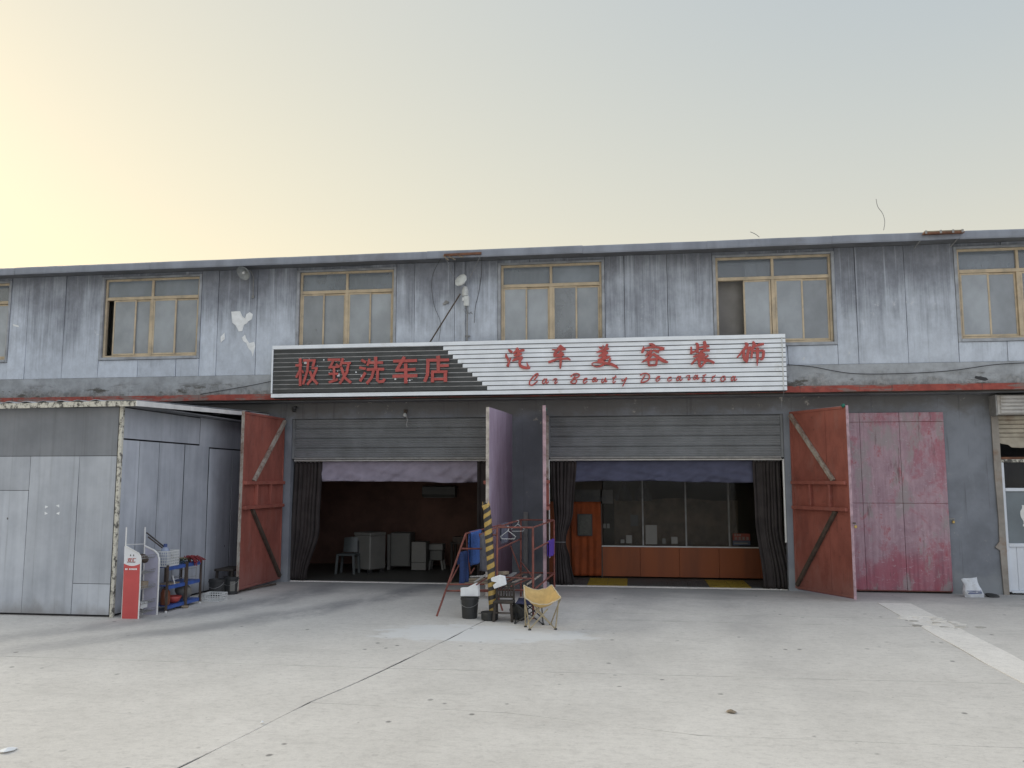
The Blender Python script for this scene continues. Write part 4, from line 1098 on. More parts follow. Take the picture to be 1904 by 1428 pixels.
# pale spots where the black film has chipped
random.seed(11)
mb = MB()
for px, py in ((568,674),(572,678),(575,668),(628,690),(629,697),(615,688),(612,692),(620,702),(735,704),(762,707),(766,706),(758,708),(640,668),(590,680),(602,669),(662,692),(672,699)):
    p = at(px, py, SYF-0.004); s = random.uniform(0.006, 0.018)
    if (px, py) in ((568,674),(629,697)): s = 0.026
    mb.box(p.x-s, p.x+s, SYF-0.004, SYF-0.002, p.z-s*random.uniform(.6,1.4), p.z+s)
mb.build('chipped_spots', 'sign_white', SG)
# loose cable end hanging below the right end
MB().tube([(2.80, SYF-0.008, 3.80), (2.795, -0.29, 3.70), (2.76, -0.2, 3.55), (2.765, -0.2, 3.42)], 0.004, 5).build('cable_end', 'wire_grey', SG)

# ================================================================== curtains and valances
def curtain(name, label, left, right, ztop, zbot, y, folds, mat, amp=0.035, tie=None, cat='curtain', parts=True, group=None):
    """left/right: functions of t (0 top .. 1 bottom) giving X"""
    o = thing(name, label, cat, ((left(1)+right(1))/2, y, zbot), group)
    random.seed(hash(name+label) % 1000 if False else len(label))
    ph0 = random.uniform(0, 6)
    def fn(u, v):
        t = v
        a, b = left(t), right(t)
        uu = u + 0.012*math.sin(u*23+ph0) + 0.01*math.sin(t*4+u*9)
        w = math.sin(uu*folds*2*math.pi + ph0 + 0.5*math.sin(t*2.4))
        w = math.copysign(abs(w)**0.7, w)
        am = amp*(0.55+0.45*math.sin(u*7+ph0))
        if tie: am *= 0.45+0.55*min(1, abs(t-tie)/0.22)
        z = lerp(ztop, zbot, t) + (0.012*math.sin(u*folds*4) if t > 0.98 else 0)
        return (lerp(a, b, u) + am*0.35*math.cos(uu*folds*2*math.pi+ph0), y + w*am + 0.03*mnoise.noise(Vector((u*3, t*2.5, ph0))), z)
    MB().grid(fn, int(folds*12), 28).build('cloth', mat, o, smooth=True, solid=0.004, fixn=False)
    if parts:
        for k in range(int(folds)):
            x = lerp(left(0), right(0), (k+.5)/int(folds))
            MB().tube([(x+0.024*math.cos(q), 0.60, ztop+0.012+0.020*math.sin(q)) for q in [2*math.pi*j/8 for j in range(9)]], 0.003, 5, caps=False).build('ring', 'bare_metal', o)
    return o
def pxl(pts, y):
    """piecewise X along the height from (t, photo x) pairs on the curtain's plane"""
    def f(t):
        for (t0, a), (t1, b) in zip(pts, pts[1:]):
            if t <= t1:
                k = (t-t0)/(t1-t0); k = k*k*(3-2*k)
                return at(lerp(a, b, k), 860+t*225, y).x
        return at(pts[-1][1], 1085, y).x
    return f
CY = 0.66
curtain('curtain', 'dark brown pleated curtain at the left side of the left bay', pxl([(0,548),(1,538)], CY), pxl([(0,598),(0.55,592),(1,568)], CY), 2.47, 0.03, CY, 7, 'curtain_brown')
curtain('curtain', 'narrow dark brown curtain beside the purple leaf of the left bay', pxl([(0,888),(1,888)], CY), pxl([(0,938),(1,934)], CY), 2.47, 0.05, CY, 6, 'curtain_brown')
cl = curtain('curtain', 'dark brown curtain tied at the waist at the left side of the right bay', pxl([(0,1024),(0.62,1032),(1,1030)], CY), pxl([(0,1072),(0.4,1066),(0.66,1052),(0.8,1060),(1,1068)], CY), 2.47, 0.03, CY, 7, 'curtain_brown', tie=0.66)
MB().tube([(at(1031+1.5*k, 1012, CY).x, CY-0.05-0.015*math.sin(k*math.pi/14), 2.47-2.44*0.66) for k in range(15)], 0.007, 6).build('tie_cord', 'wire_grey', cl)
curtain('curtain', 'dark brown pleated curtain sweeping the ground at the right side of the right bay', pxl([(0,1400),(0.4,1404),(1,1420)], CY), pxl([(0,1450),(0.5,1454),(1,1474)], CY), 2.47, 0.015, CY, 8, 'curtain_brown', amp=0.042)
def valance(label, xl, xr, y, ztop, zb, mat, seed):
    x0, x1 = at(xl, 870, y).x, at(xr, 870, y).x
    def fn(u, v):
        x = lerp(x0, x1, u)
        sag = zb + 0.03*math.sin(math.pi*(u-0.12)*2.0)*0.6 + 0.03*mnoise.noise(Vector((u*4, seed, 0)))
        z = lerp(ztop, sag, v)
        f = mnoise.noise(Vector((u*20+v*3.5, v*1.2, seed)))*0.06*(0.3+v) + mnoise.noise(Vector((u*7-v*4, v*2, seed+4)))*0.06*v + 0.02*math.sin(u*40+3*v)*max(0, mnoise.noise(Vector((u*3, 0, seed+9))))*v
        return (x, y + f, z)
    o = MB().grid(fn, 120, 14).build('valance', mat, smooth=True, solid=0.004, fixn=False)
    tag(o, label, 'valance')
valance('lavender grey cloth hung across the top of the left bay', 597, 890, 0.70, 2.49, 2.055, 'valance_lavender', 1.3)
valance('dark navy cloth hung across the top of the right bay', 1068, 1404, 0.72, 2.48, 2.06, 'valance_navy', 5.1)

# ================================================================== inside the left bay
def box_thing(name, label, cat, x0, x1, y0, y1, z0, z1, mat, parts, group=None):
    o = thing(name, label, cat, ((x0+x1)/2, (y0+y1)/2, z0), group)
    parts(o)
    return o
def rot_box(mb, cx, cy, hx, hy, z0, z1, a):
    c, s = math.cos(a), math.sin(a)
    return mb.obox((cx, cy, (z0+z1)/2), (c*hx, s*hx, 0), (-s*hy, c*hy, 0), (0, 0, (z1-z0)/2))
g = gnd(680, 1066)
o = thing('washing_machine', 'tall pale twin-tub washing machine turned sideways inside the left bay', 'washer', (g.x, g.y+0.3, 0))
cx, cy = g.x-0.02, g.y+0.33; an = -0.5
rot_box(MB(), cx, cy, 0.27, 0.25, 0.07, 0.83, an).build('body', 'appliance', o, bevel=0.02)
rot_box(MB(), cx, cy, 0.275, 0.255, 0.832, 0.90, an).build('lid', 'appliance', o, bevel=0.015)
for sx in (-1, 1):
    for sy_ in (-1, 1):
        rot_box(MB(), cx+sx*0.2*math.cos(an)-sy_*0.18*math.sin(an), cy+sx*0.2*math.sin(an)+sy_*0.18*math.cos(an), 0.04, 0.04, 0.0, 0.07, an).build('foot', 'black_plastic', o)
rot_box(MB(), cx-0.25*math.sin(-an)*1.01-0.08, cy-0.25*math.cos(an)*1.01, 0.012, 0.008, 0.2, 0.72, an).build('seam', 'print_dark', o)
g = gnd(745, 1060)
o = thing('white_cabinet', 'wide pale cabinet against the back of the left bay', 'cabinet', (g.x, g.y+0.25, 0))
MB().box(g.x-0.26, g.x+0.22, g.y, g.y+0.45, 0.08, 0.86).build('body', 'appliance_shade', o, bevel=0.012)
MB().box(g.x-0.34, g.x-0.265, g.y, g.y+0.45, 0.0, 0.82).build('side_panel', 'appliance', o, bevel=0.01)
MB().box(g.x-0.24, g.x+0.20, g.y-0.018, g.y-0.001, 0.10, 0.84).build('door', 'appliance_shade', o, bevel=0.006)
g = gnd(778, 1062)
o = thing('small_fridge', 'small pale two-door fridge in the middle of the left bay', 'fridge', (g.x, g.y+0.2, 0))
MB().box(g.x-0.17, g.x+0.17, g.y+0.03, g.y+0.42, 0.02, 0.66).build('body', 'appliance_shade', o, bevel=0.012)
MB().box(g.x-0.172, g.x+0.172, g.y, g.y+0.028, 0.20, 0.665).build('door', 'appliance', o, bevel=0.008)
MB().box(g.x-0.172, g.x+0.172, g.y, g.y+0.028, 0.02, 0.193).build('drawer', 'appliance', o, bevel=0.008)
g = gnd(810, 1060)
o = thing('plastic_stool', 'pale plastic stool to the right of the small fridge in the left bay', 'stool', (g.x, g.y+0.15, 0))
MB().box(g.x-0.17, g.x+0.17, g.y, g.y+0.3, 0.45, 0.60).build('seat', 'appliance', o, bevel=0.02)
MB().box(g.x-0.15, g.x+0.15, g.y+0.02, g.y+0.28, 0.22, 0.449).build('skirt', 'appliance_shade', o, bevel=0.015)
for sx in (-1, 1):
    for yy in (0.03, 0.27): MB().bar((g.x+sx*0.13, g.y+yy, 0.22), (g.x+sx*0.165, g.y+yy, 0.0), 0.045, 0.04, up=(0,1,0)).build('leg', 'appliance', o)
g = gnd(642, 1068)
o = thing('plastic_chair', 'dark grey plastic chair in the left corner of the left bay', 'chair', (g.x, g.y+0.25, 0))
simple('chair_grey', (0.085, 0.095, 0.095), 0.5, 0.1, 5)
MB().box(g.x-0.23, g.x+0.2, g.y, g.y+0.42, 0.40, 0.44).build('seat', 'chair_grey', o, bevel=0.015)
MB().grid(lambda u, v: (g.x-0.2+0.38*u, g.y+0.42+0.06*v-0.05*math.sin(math.pi*u), 0.46+0.34*v-0.05*abs(u-.5)*v), 8, 4).build('backrest', 'chair_grey', o, solid=0.015)
for sx, yy in ((-0.2,0.03),(0.17,0.03),(-0.2,0.38),(0.17,0.38)): MB().bar((g.x+sx, g.y+yy, 0.40), (g.x+sx*1.15, g.y+yy, 0.0), 0.05, 0.04, up=(0,1,0)).build('leg', 'chair_grey', o)
p = at(815, 915, 4.05)
o = thing('air_conditioner', 'wall-mounted air conditioner high on the back wall of the left bay', 'air conditioner', (p.x, 4.1, p.z-0.14))
MB().prism([(p.x-0.42, 4.29, p.z-0.13), (p.x-0.42, 4.12, p.z-0.13), (p.x-0.42, 4.06, p.z-0.06), (p.x-0.42, 4.07, p.z+0.14), (p.x-0.42, 4.29, p.z+0.15)], (0.84,0,0)).build('case', 'appliance_shade', o, bevel=0.012)
MB().box(p.x-0.38, p.x+0.38, 4.085, 4.115, p.z-0.142, p.z-0.132).build('louvre', 'appliance', o)
# bench with clutter right of the stool
g = gnd(862, 1064)
o = thing('work_bench', 'dark cluttered work bench at the back right of the left bay', 'bench', (g.x, g.y+0.3, 0))
MB().box(g.x-0.35, g.x+0.5, g.y+0.1, g.y+0.6, 0.62, 0.66).build('top', 'old_dark_wood', o)
for sx in (-0.31, 0.46):
    for yy in (0.14, 0.56): MB().box(g.x+sx-0.025, g.x+sx+0.025, g.y+yy-0.025, g.y+yy+0.025, 0, 0.62).build('leg', 'old_dark_wood', o)
MB().box(g.x-0.3, g.x-0.05, g.y+0.2, g.y+0.5, 0.66, 0.78).build('box', 'brown_steel', o)
MB().tube([(g.x+0.0, g.y+0.3, 0.69), (g.x+0.3, g.y+0.2, 0.70)], 0.03, 8).build('roll', 'appliance_shade', o)

# ================================================================== inside the right bay: glazed office front
PY = 2.22
of = thing('office_front', 'glazed office partition on a brown-orange base inside the right bay', 'partition', (0.9, PY, 0))
cuts = [-0.70, 0.12, 0.95, 1.78, 2.62, 3.38]
for a, b in zip(cuts, cuts[1:]):
    MB().box(a+0.002, b-0.002, PY, PY+0.05, 0.03, 0.655).build('base_panel', 'brown_board', of, bevel=0.003)
MB().box(-0.70, 3.38, PY-0.015, PY+0.06, 0.657, 0.68).build('sill', 'white_paint', of, bevel=0.003)
for px in (1195, 1275, 1355):
    x = at(px, 950, PY).x
    MB().box(x-0.016, x+0.016, PY-0.005, PY+0.05, 0.681, 3.3).build('mullion', 'dull_steel', of, bevel=0.003)
gx = [-0.68] + [at(px, 950, PY).x for px in (1195, 1275, 1355)] + [3.36]
for a, b in zip(gx, gx[1:]): MB().box(a+0.018, b-0.018, PY+0.02, PY+0.026, 0.69, 3.28).build('pane', 'clear_glass', of)
MB().box(-2.03, 3.38, PY-0.01, PY+0.05, 3.31, 3.68).build('head_board', 'room_dim', of)
MB().box(-2.03, -0.72, PY, PY+0.04, 1.64, 3.30).build('over_panel', 'room_dim', of)
MB().box(-0.718, -0.682, PY-0.01, PY+0.05, 0.0, 3.30).build('post', 'brown_steel', of)
MB().box(-2.03, -1.36, PY, PY+0.04, 0.0, 1.62).build('side_panel', 'brown_board', of)
# dark lettering above the door
fc = bpy.data.curves.new('letters', 'FONT'); fc.body = 'Nikon'; fc.size = 0.22; fc.extrude = 0.003; fc.shear = 0.25; fc.offset = 0.004
fo = bpy.data.objects.new('letters_tmp', fc); COL.objects.link(fo)
bpy.context.view_layer.update()
me = bpy.data.meshes.new_from_object(fo.evaluated_get(bpy.context.evaluated_depsgraph_get()))
bpy.data.objects.remove(fo); me.materials.clear(); me.materials.append(MAT['print_dark'])
lo = bpy.data.objects.new('lettering', me); COL.objects.link(lo); lo.parent = of
lp = at(1078, 931, PY-0.02)
lo.rotation_euler = (math.pi/2, 0, 0); lo.location = Vector((lp.x, PY-0.014, lp.z)) - ROOT[of.name]
MB().box(lp.x-0.1, lp.x+0.72, PY-0.010, PY-0.002, lp.z-0.06, lp.z+0.24).build('letter_board', 'room_floor', of)
# orange quilted door curtain with a small window
oc = thing('door_curtain', 'orange quilted curtain with a small dark window over the office door', 'curtain', (-1.03, PY-0.05, 0))
def fn(u, v):
    return (lerp(-1.345, -0.715, u) + 0.02*math.sin(v*3)*(u-.5), PY-0.07 + 0.022*mnoise.noise(Vector((u*7, v*2.6, 1))) + 0.016*math.sin(u*26+v*2)*v, lerp(1.62, 0.04, v))
MB().grid(fn, 36, 24).build('cloth', 'orange_cloth', oc, smooth=True, solid=0.01, fixn=False)
wx0, wx1 = at(1076, 975, PY).x, at(1100, 975, PY).x
wz1, wz0 = at(1088, 957, PY).z, at(1088, 994, PY).z
MB().box(wx0-0.02, wx0, PY-0.115, PY-0.10, wz0, wz1).box(wx1, wx1+0.02, PY-0.115, PY-0.10, wz0, wz1).box(wx0-0.02, wx1+0.02, PY-0.115, PY-0.10, wz1, wz1+0.02).box(wx0-0.02, wx1+0.02, PY-0.115, PY-0.10, wz0-0.02, wz0).build('window_frame', 'black_plastic', oc)
MB().box(wx0, wx1, PY-0.109, PY-0.104, wz0, wz1).build('pane', 'bottle_dark', oc)
# brown drape and clutter behind the glass
def fn(u, v): return (lerp(at(1142, 950, 3.0).x, at(1372, 950, 3.0).x, u), 3.0 + 0.02*math.sin(u*60), lerp(1.66, 0.5, v) - 0.03*math.sin(u*9))
simple('drape_brown', (0.16, 0.115, 0.075), 0.9, 0.3, 3)
tag(MB().grid(fn, 120, 4).build('drape', 'drape_brown', solid=0.004, smooth=True, fixn=False), 'dull brown drape hanging behind the office glass', 'drape')
for k, (px, lab) in enumerate(((1160, 'left of two dark coats hanging behind the office glass'), (1196, 'right of two dark coats hanging behind the office glass'))):
    p = at(px, 930, 2.7)
    mb = MB().grid(lambda u, v: (p.x + (u-.5)*(0.16+0.20*min(1, v*1.6)), 2.7 + 0.05*math.sin(u*9) , 2.05 - v*0.42 - 0.16*(2*u-1)**2*(1-v)), 12, 8)
    tag(mb.build('coat', 'print_dark', solid=0.02, smooth=True, fixn=False), lab, 'coat', 'coats behind the glass')
def leaning(name, label, cat, x0, y0, x1, y1, Y, mat, t=0.012):
    a, b = at(x0, y0, Y), at(x1, y1, Y)
    tag(MB().box(a.x, b.x, Y-t, Y, b.z, a.z).build(name, mat, bevel=0.002), label, cat)
leaning('white_board', 'tall white board standing on the office sill behind the second mullion bay', 'board', 1200, 976, 1222, 1012, PY-0.016, 'appliance')
leaning('paper_notice', 'grey notice card leaning on the office glass left of the white board', 'card', 1164, 995, 1175, 1010, PY-0.016, 'appliance')
leaning('paper_card', 'small pale card at the left end of the office glass', 'card', 1154, 1003, 1161, 1010, PY-0.016, 'appliance')
leaning('paper_card', 'pale grey card leaning on the office glass right of the white board', 'card', 1248, 998, 1260, 1011, PY-0.016, 'appliance')
leaning('paper_card', 'narrow dim card just right of the white board', 'card', 1231, 1001, 1238, 1011, PY-0.016, 'appliance_shade')
for k, (a, b, c2, d, lab) in enumerate(((1148,957,1166,980,'faded sheet pinned behind the left office pane'), (1172,957,1187,978,'pale brown sheet pinned beside the faded sheet behind the left pane'))):
    p, q = at(a, b, 2.98), at(c2, d, 2.98)
    tag(MB().box(p.x, q.x, 2.965, 2.97, q.z, p.z).build('pinned_sheet', 'drape_brown' if k == 0 else 'appliance_shade'), lab, 'paper')
for k, (px, lab) in enumerate(((1124, 'left of two tiny white stickers beside the orange curtain'), (1131, 'right of two tiny white stickers beside the orange curtain'))):
    p = at(px, 978, PY+0.01)
    tag(MB().box(p.x-0.03, p.x+0.03, PY+0.008, PY+0.014, p.z-0.05, p.z+0.05).build('sticker', 'appliance_shade'), lab, 'sticker', 'stickers by the door')
# red and blue poster at the lower right of the glass
a, b = at(1362, 992, PY), at(1395, 1014, PY)
po = thing('poster', 'small red poster with pale characters at the lower right of the office glass', 'poster', ((a.x+b.x)/2, PY-0.02, b.z))
zm = lerp(b.z, a.z, 0.42)
MB().box(a.x, b.x, PY-0.02, PY-0.012, zm, a.z).build('upper_field', 'poster_red', po); MB().box(a.x, b.x, PY-0.02, PY-0.012, b.z, zm-0.001).build('lower_field', 'poster_blue', po)
random.seed(3); mb = MB()
for k in range(4):
    x = lerp(a.x, b.x, 0.10+0.22*k); w = (b.x-a.x)*0.17; h = (a.z-zm)*0.42; z = zm+0.012
    for q in range(3): mb.box(x, x+w, PY-0.023, PY-0.0205, z+h*q/2.4, z+h*q/2.4+h*0.2)
    mb.box(x+w*0.42, x+w*0.6, PY-0.0245, PY-0.0232, z, z+h)
for k in range(3):
    x = lerp(a.x, b.x, 0.10+0.14*k); mb.box(x, x+(b.x-a.x)*0.09, PY-0.023, PY-0.0205, zm+(a.z-zm)*0.68, a.z-0.012)
mb.build('print', 'appliance', po)
mb = MB()
mb.box(lerp(a.x,b.x,0.06), lerp(a.x,b.x,0.85), PY-0.023, PY-0.0205, b.z+0.03, b.z+0.055)
mb.build('print_line', 'appliance', po)
# grille tiles on the bay floor
def tile(x0, y0, col):
    t = MB().box(x0+0.004, x0+0.396, y0+0.004, y0+0.396, 0.002, 0.008)
    for k in range(8): t.box(x0+0.008+k*0.049, x0+0.03+k*0.049, y0+0.008, y0+0.392, 0.008, 0.018)
    return t
protos = {}
for i in range(12):
    for j in range(3):
        col = 'tile_yellow' if i in (2, 3, 8, 9) else 'tile_dark'
        x, y = -1.75 + i*0.4, 0.80 + j*0.4
        if col not in protos:
            protos[col] = tile(0, 0, col).build('floor_tile', col, B)
            o = protos[col]
        else:
            o = protos[col].copy(); COL.objects.link(o); o.parent = B
        base = ROOT[B.name]; o.location = (x, y, 0)

# ================================================================== fittings on the facade
# enamel lamp
simple('lamp_shaded', (0.27, 0.285, 0.29), 0.5, 0.2, 7)  # inner shadow of the white enamel shade put into its colour
p = at(452, 508, -0.34)
o = thing('wall_lamp', 'round white enamel lamp shade on an arm between the two left windows', 'lamp', (p.x, 0, p.z))
ax = Vector((-0.25, -0.75, -0.6)).normalized()
q = ax.to_track_quat('Z', 'Y').to_matrix()
MB().lathe(p, [(0.155,0.0),(0.15,-0.02),(0.11,-0.055),(0.05,-0.085),(0.035,-0.13)], 28, tilt=q, caps=(False, True)).build('shade', 'lamp_shaded', o, smooth=True, solid=0.004)
MB().lathe(p, [(0.012,-0.075),(0.024,-0.05),(0.03,-0.015),(0.02,0.008),(0.004,0.014)], 12, tilt=q).build('bulb', 'white_plastic', o, smooth=True)
e = p - ax*0.13
MB().tube([e, e+Vector((0.04,0.10,0.02)), (p.x+0.085, -0.03, p.z-0.02), (p.x+0.085, -0.02, p.z-0.42)], 0.010, 8).build('arm', 'dull_steel', o)
MB().box(p.x+0.06, p.x+0.11, -0.035, -0.012, p.z-0.46, p.z-0.40).build('wall_plate', 'dull_steel', o, bevel=0.004)
# flood lamp on its post
p = at(857, 521, -0.30); pc = at(865, 545, -0.2)
o = thing('flood_lamp', 'weathered white dish lamp with a ballast box on a post above the sign', 'lamp', (pc.x, -0.05, 4.9))
ax = Vector((-0.35, -0.72, 0.35)).normalized(); q = ax.to_track_quat('Z', 'Y').to_matrix()
MB().lathe(p, [(0.02,-0.09),(0.06,-0.08),(0.12,-0.03),(0.142,0.0),(0.138,0.012),(0.05,0.022),(0.01,0.024)], 10, tilt=q).build('dish', 'lamp_white', o)
MB().lathe((pc.x, -0.2, pc.z+0.04), [(0.06,-0.10),(0.068,-0.04),(0.06,0.03),(0.04,0.09)], 12).build('socket', 'lamp_white', o)
MB().box(pc.x-0.02, pc.x+0.085, -0.26, -0.16, pc.z-0.27, pc.z-0.07).build('ballast_box', 'lamp_white', o, bevel=0.006)
MB().box(pc.x-0.045, pc.x-0.015, -0.27, -0.21, pc.z-0.17, pc.z-0.10).build('switch', 'white_plastic', o, bevel=0.004)
MB().tube([(pc.x+0.02, -0.13, pc.z+0.1), (pc.x+0.02, -0.13, pc.z-0.3), (pc.x+0.015, -0.06, pc.z-0.36), (pc.x+0.01, -0.035, 4.86)], 0.014, 8).build('post', 'dull_steel', o)
a, b = at(856, 546, -0.22), at(799, 637, -0.12)
MB().tube([a, b], 0.014, 8).build('stay_rod', 'brown_steel', o)
for k in range(3):
    MB().tube([(pc.x+0.02+0.02*k, -0.2, pc.z-0.26), (pc.x-0.03+0.05*k, -0.2, pc.z-0.34-0.03*k), (pc.x+0.03+0.06*k, -0.15, pc.z-0.42), (pc.x+0.12-0.02*k, -0.08, pc.z-0.36)], 0.004, 5).build('lead', 'wire_grey', o)
MB().box(pc.x-0.03, pc.x+0.07, -0.045, -0.012, 4.95, 4.975).build('clamp', 'dull_steel', o)
# damaged eave board above it and the cables that run to it
a, b = at(826, 474, -0.53), at(895, 473, -0.53)
o = thing('eave_board', 'splintered rusty board hanging under the eave above the white dish lamp', 'board', ((a.x+b.x)/2, -0.53, a.z-0.05))
MB().obox(((a.x+b.x)/2, -0.53, a.z), ((b.x-a.x)/2, 0, 0.006), (0, 0.02, 0), (0, 0, 0.022)).jitter(0.008).build('board', 'rust', o)
for k, (x, l, an) in enumerate(((a.x+0.06,0.16,-0.55),(a.x+0.25,0.13,-0.35),(a.x-0.02,0.10,-0.9))):
    MB().bar((x, -0.535, a.z-0.01), (x+l, -0.50, a.z-0.01+l*an), 0.012, 0.02).build('splinter', 'grey_wood', o)
def cable(label, pts, r=0.005, mat='wire_grey'):
    P = [Vector(p) for p in pts]; Q = [P[0]] + P + [P[-1]]; out = []
    for i in range(1, len(Q)-2):
        for k in range(8):
            t = k/8
            out.append(0.5*((2*Q[i]) + (Q[i+1]-Q[i-1])*t + (2*Q[i-1]-5*Q[i]+4*Q[i+1]-Q[i+2])*t*t + (3*Q[i]-Q[i-1]-3*Q[i+1]+Q[i+2])*t**3))
    out.append(P[-1])
    tag(MB().tube(out, r, 6).build('cable', mat), label, 'cable')
def A3(x, y, Y): v = at(x, y, Y); return (v.x, v.y, v.z)
cable('pale cable from the splintered eave board down to the dish lamp', [A3(826,476,-.5), A3(834,492,-.42), A3(840,508,-.3), A3(848,516,-.26)], 0.006, 'wire_grey')
cable('straight cable from the right end of the eave board to the dish lamp', [A3(893,477,-.5), A3(884,495,-.4), A3(874,516,-.28)], 0.006)
cable('thin dark cable looping down the wall left of the stay rod', [A3(820,480,-.4), A3(805,510,-.08), A3(803,540,-.03), A3(808,570,-.03), A3(819,600,-.03), A3(816,634,-.03)], 0.004, 'wire_black')
cable('dark cable hanging right of the dish lamp', [A3(896,478,-.45), A3(895,510,-.06), A3(890,545,-.03), A3(884,570,-.03), A3(882,600,-.03)], 0.0045, 'wire_black')
# bits on the wall
def scrap(name, label, cat, pts, Y, mat, group=None, t=0.004):
    tag(MB().prism([A3(x, y, Y) for x, y in pts], (0, t, 0)).build(name, mat), label, cat, group)
scrap('panel_scrap', 'loose grey flake on the wall left of the dish lamp', 'scrap', [(823,565),(829,558),(835,561),(833,564),(824,567)], -0.03, 'dull_steel', t=0.02)
c1 = lambda L: [(x/3.808, 420+y/3.808) for x, y in L]
scrap('paper_scrap', 'large torn white paper stuck on the wall below the enamel lamp', 'paper', c1([(1637,607),(1700,603),(1716,640),(1735,655),(1745,625),(1768,610),(1790,625),(1785,660),(1758,675),(1748,690),(1728,700),(1715,745),(1690,748),(1680,725),(1668,705),(1645,685)]), -0.013, 'paper')
scrap('paper_scrap', 'small white paper remnant left below the large torn paper', 'paper', c1([(1562,785),(1590,755),(1592,800),(1575,815),(1563,828)]), -0.013, 'paper')
scrap('paper_scrap', 'streaky white paper remnant at the panel seam below the torn paper', 'paper', c1([(1712,790),(1735,770),(1745,800),(1765,830),(1800,820),(1808,850),(1790,925),(1780,890),(1755,860),(1745,830),(1722,815)]), -0.013, 'paper')
scrap('paper_scrap', 'short white paper strip right of the leftmost window', 'paper', c1([(90,695),(130,705),(135,718),(95,708)]), -0.013, 'paper')
# rusty bracket at the right eave
a, b = at(1716, 433, -0.56), at(1792, 430, -0.56)
o = thing('eave_bracket', 'rusty steel bracket bolted to the eave at the right', 'bracket', ((a.x+b.x)/2, -0.55, a.z-0.06))
MB().box(a.x, b.x, -0.60, -0.515, a.z-0.035, a.z+0.0).build('angle_bar', 'rust', o, bevel=0.006)
MB().box(a.x+0.02, b.x-0.01, -0.585, -0.52, a.z+0.002, a.z+0.025).build('flat_bar', 'grey_wood', o)
for f in (0.06, 0.42, 0.72, 0.95): MB().box(lerp(a.x,b.x,f)-0.018, lerp(a.x,b.x,f)+0.018, -0.607, -0.598, a.z-0.03, a.z+0.03).build('cleat', 'dull_steel', o)
for x in (a.x-0.02, b.x-0.08): MB().bar((x, -0.10, a.z-0.16), (x+0.06, -0.50, a.z-0.03), 0.02, 0.02).build('strut', 'dull_steel', o)
# wires sticking up from the roof
cable('thin bent wire standing up from the roof edge near the right eave bracket', [A3(1643,428,-.3), A3(1645,412,-.3), A3(1641,397,-.3), A3(1632,384,-.3), A3(1629,370,-.3)], 0.006, 'wire_grey')
cable('short wire end poking up from the roof above the open right window', [A3(1412,441,-.3), A3(1404,435,-.3), A3(1395,431,-.3)], 0.006, 'wire_grey')
cable('sagging black cable on the concrete band left of the sign', [A3(372,733,-.045), A3(420,725,-.05), A3(470,716,-.05), A3(504,709,-.05)], 0.006, 'wire_black')
cable('long sagging black cable on the concrete band right of the sign', [A3(1463,678,-.06), A3(1510,682,-.06), A3(1580,694,-.06), A3(1660,695,-.06), A3(1760,690,-.06), A3(1850,678,-.06), A3(1925,674,-.06)], 0.007, 'wire_black')
# spalled hole in the band
scrap('spalled_patch', 'dark spalled hole in the concrete band near the right edge', 'damage', [(1812,703),(1814,699),(1823,700),(1834,702),(1838,706),(1832,708),(1820,706)], -0.034, 'dark_core')
# dome camera and bare bulb under the overhang
p = at(546, 761, 0.35)
o = thing('dome_camera', 'small dark dome camera under the overhang left of the left bay', 'camera', (p.x, 0.35, p.z))
MB().lathe((p.x, 0.38, p.z), [(0.05,0.05),(0.05,0.0)], 14).build('base', 'black_plastic', o)
MB().lathe((p.x, 0.38, p.z), [(0.045,-0.001),(0.042,-0.03),(0.03,-0.05),(0.008,-0.06)], 14).build('dome', 'black_plastic', o, smooth=True)
MB().box(p.x-0.02, p.x+0.02, 0.40, 0.499, p.z+0.03, p.z+0.07).build('arm', 'black_plastic', o)
p = at(753, 770, 0.42)
o = thing('bulb_holder', 'pale round bulb holder with hanging leads above the left shutter', 'lamp', (p.x, 0.42, p.z))
MB().lathe((p.x, 0.42, p.z-0.02), [(0.006,-0.04),(0.03,-0.03),(0.042,0.0),(0.03,0.03),(0.012,0.045)], 14).build('bulb', 'lamp_white', o, smooth=True)
MB().box(p.x-0.03, p.x+0.03, 0.44, 0.499, p.z+0.02, p.z+0.10).build('holder', 'brown_steel', o)
MB().tube([(p.x+0.02,0.45,p.z-0.03),(p.x+0.05,0.44,p.z-0.12),(p.x+0.03,0.45,p.z-0.2),(p.x+0.04,0.45,p.z-0.27)], 0.005, 5).build('lead', 'lamp_white', o)
# green rags on the door tops
def rag(label, c, s):
    mb = MB().lathe(c, [(0.01,-s),(s*0.8,-s*0.5),(s,0.0),(s*0.7,s*0.6),(0.01,s*0.8)], 10, sx=0.7)
    tag(mb.jitter(s*0.6, 2).build('rag', 'green_rag', smooth=True), label, 'rag')
rag('small green rag stuffed behind the pink-edged door leaf of the right bay', (-1.555, -1.30, 3.36), 0.055)
rag('small green rag at the top corner of the open red right door leaf', (3.72, -0.84, 3.405), 0.045)
# shirt drying inside the open upper window
def fn(u, v):
    x0, x1 = at(1449, 560, 0.2).x, at(1490, 560, 0.2).x
    zb = at(1470, 585, 0.2).z if u < 0.55 else at(1480, 608, 0.2).z
    return (lerp(x0, x1, u) + 0.02*math.sin(v*5), 0.2 + 0.02*math.sin(u*16), lerp(5.92, zb, v))
simple('shirt_blue', (0.10, 0.13, 0.17), 0.9, 0.15, 8)
tag(MB().grid(fn, 20, 10).build('hung_shirt', 'shirt_blue', solid=0.01, smooth=True, fixn=False), 'dark blue-grey shirt hanging behind the glass of the open upper window', 'shirt')

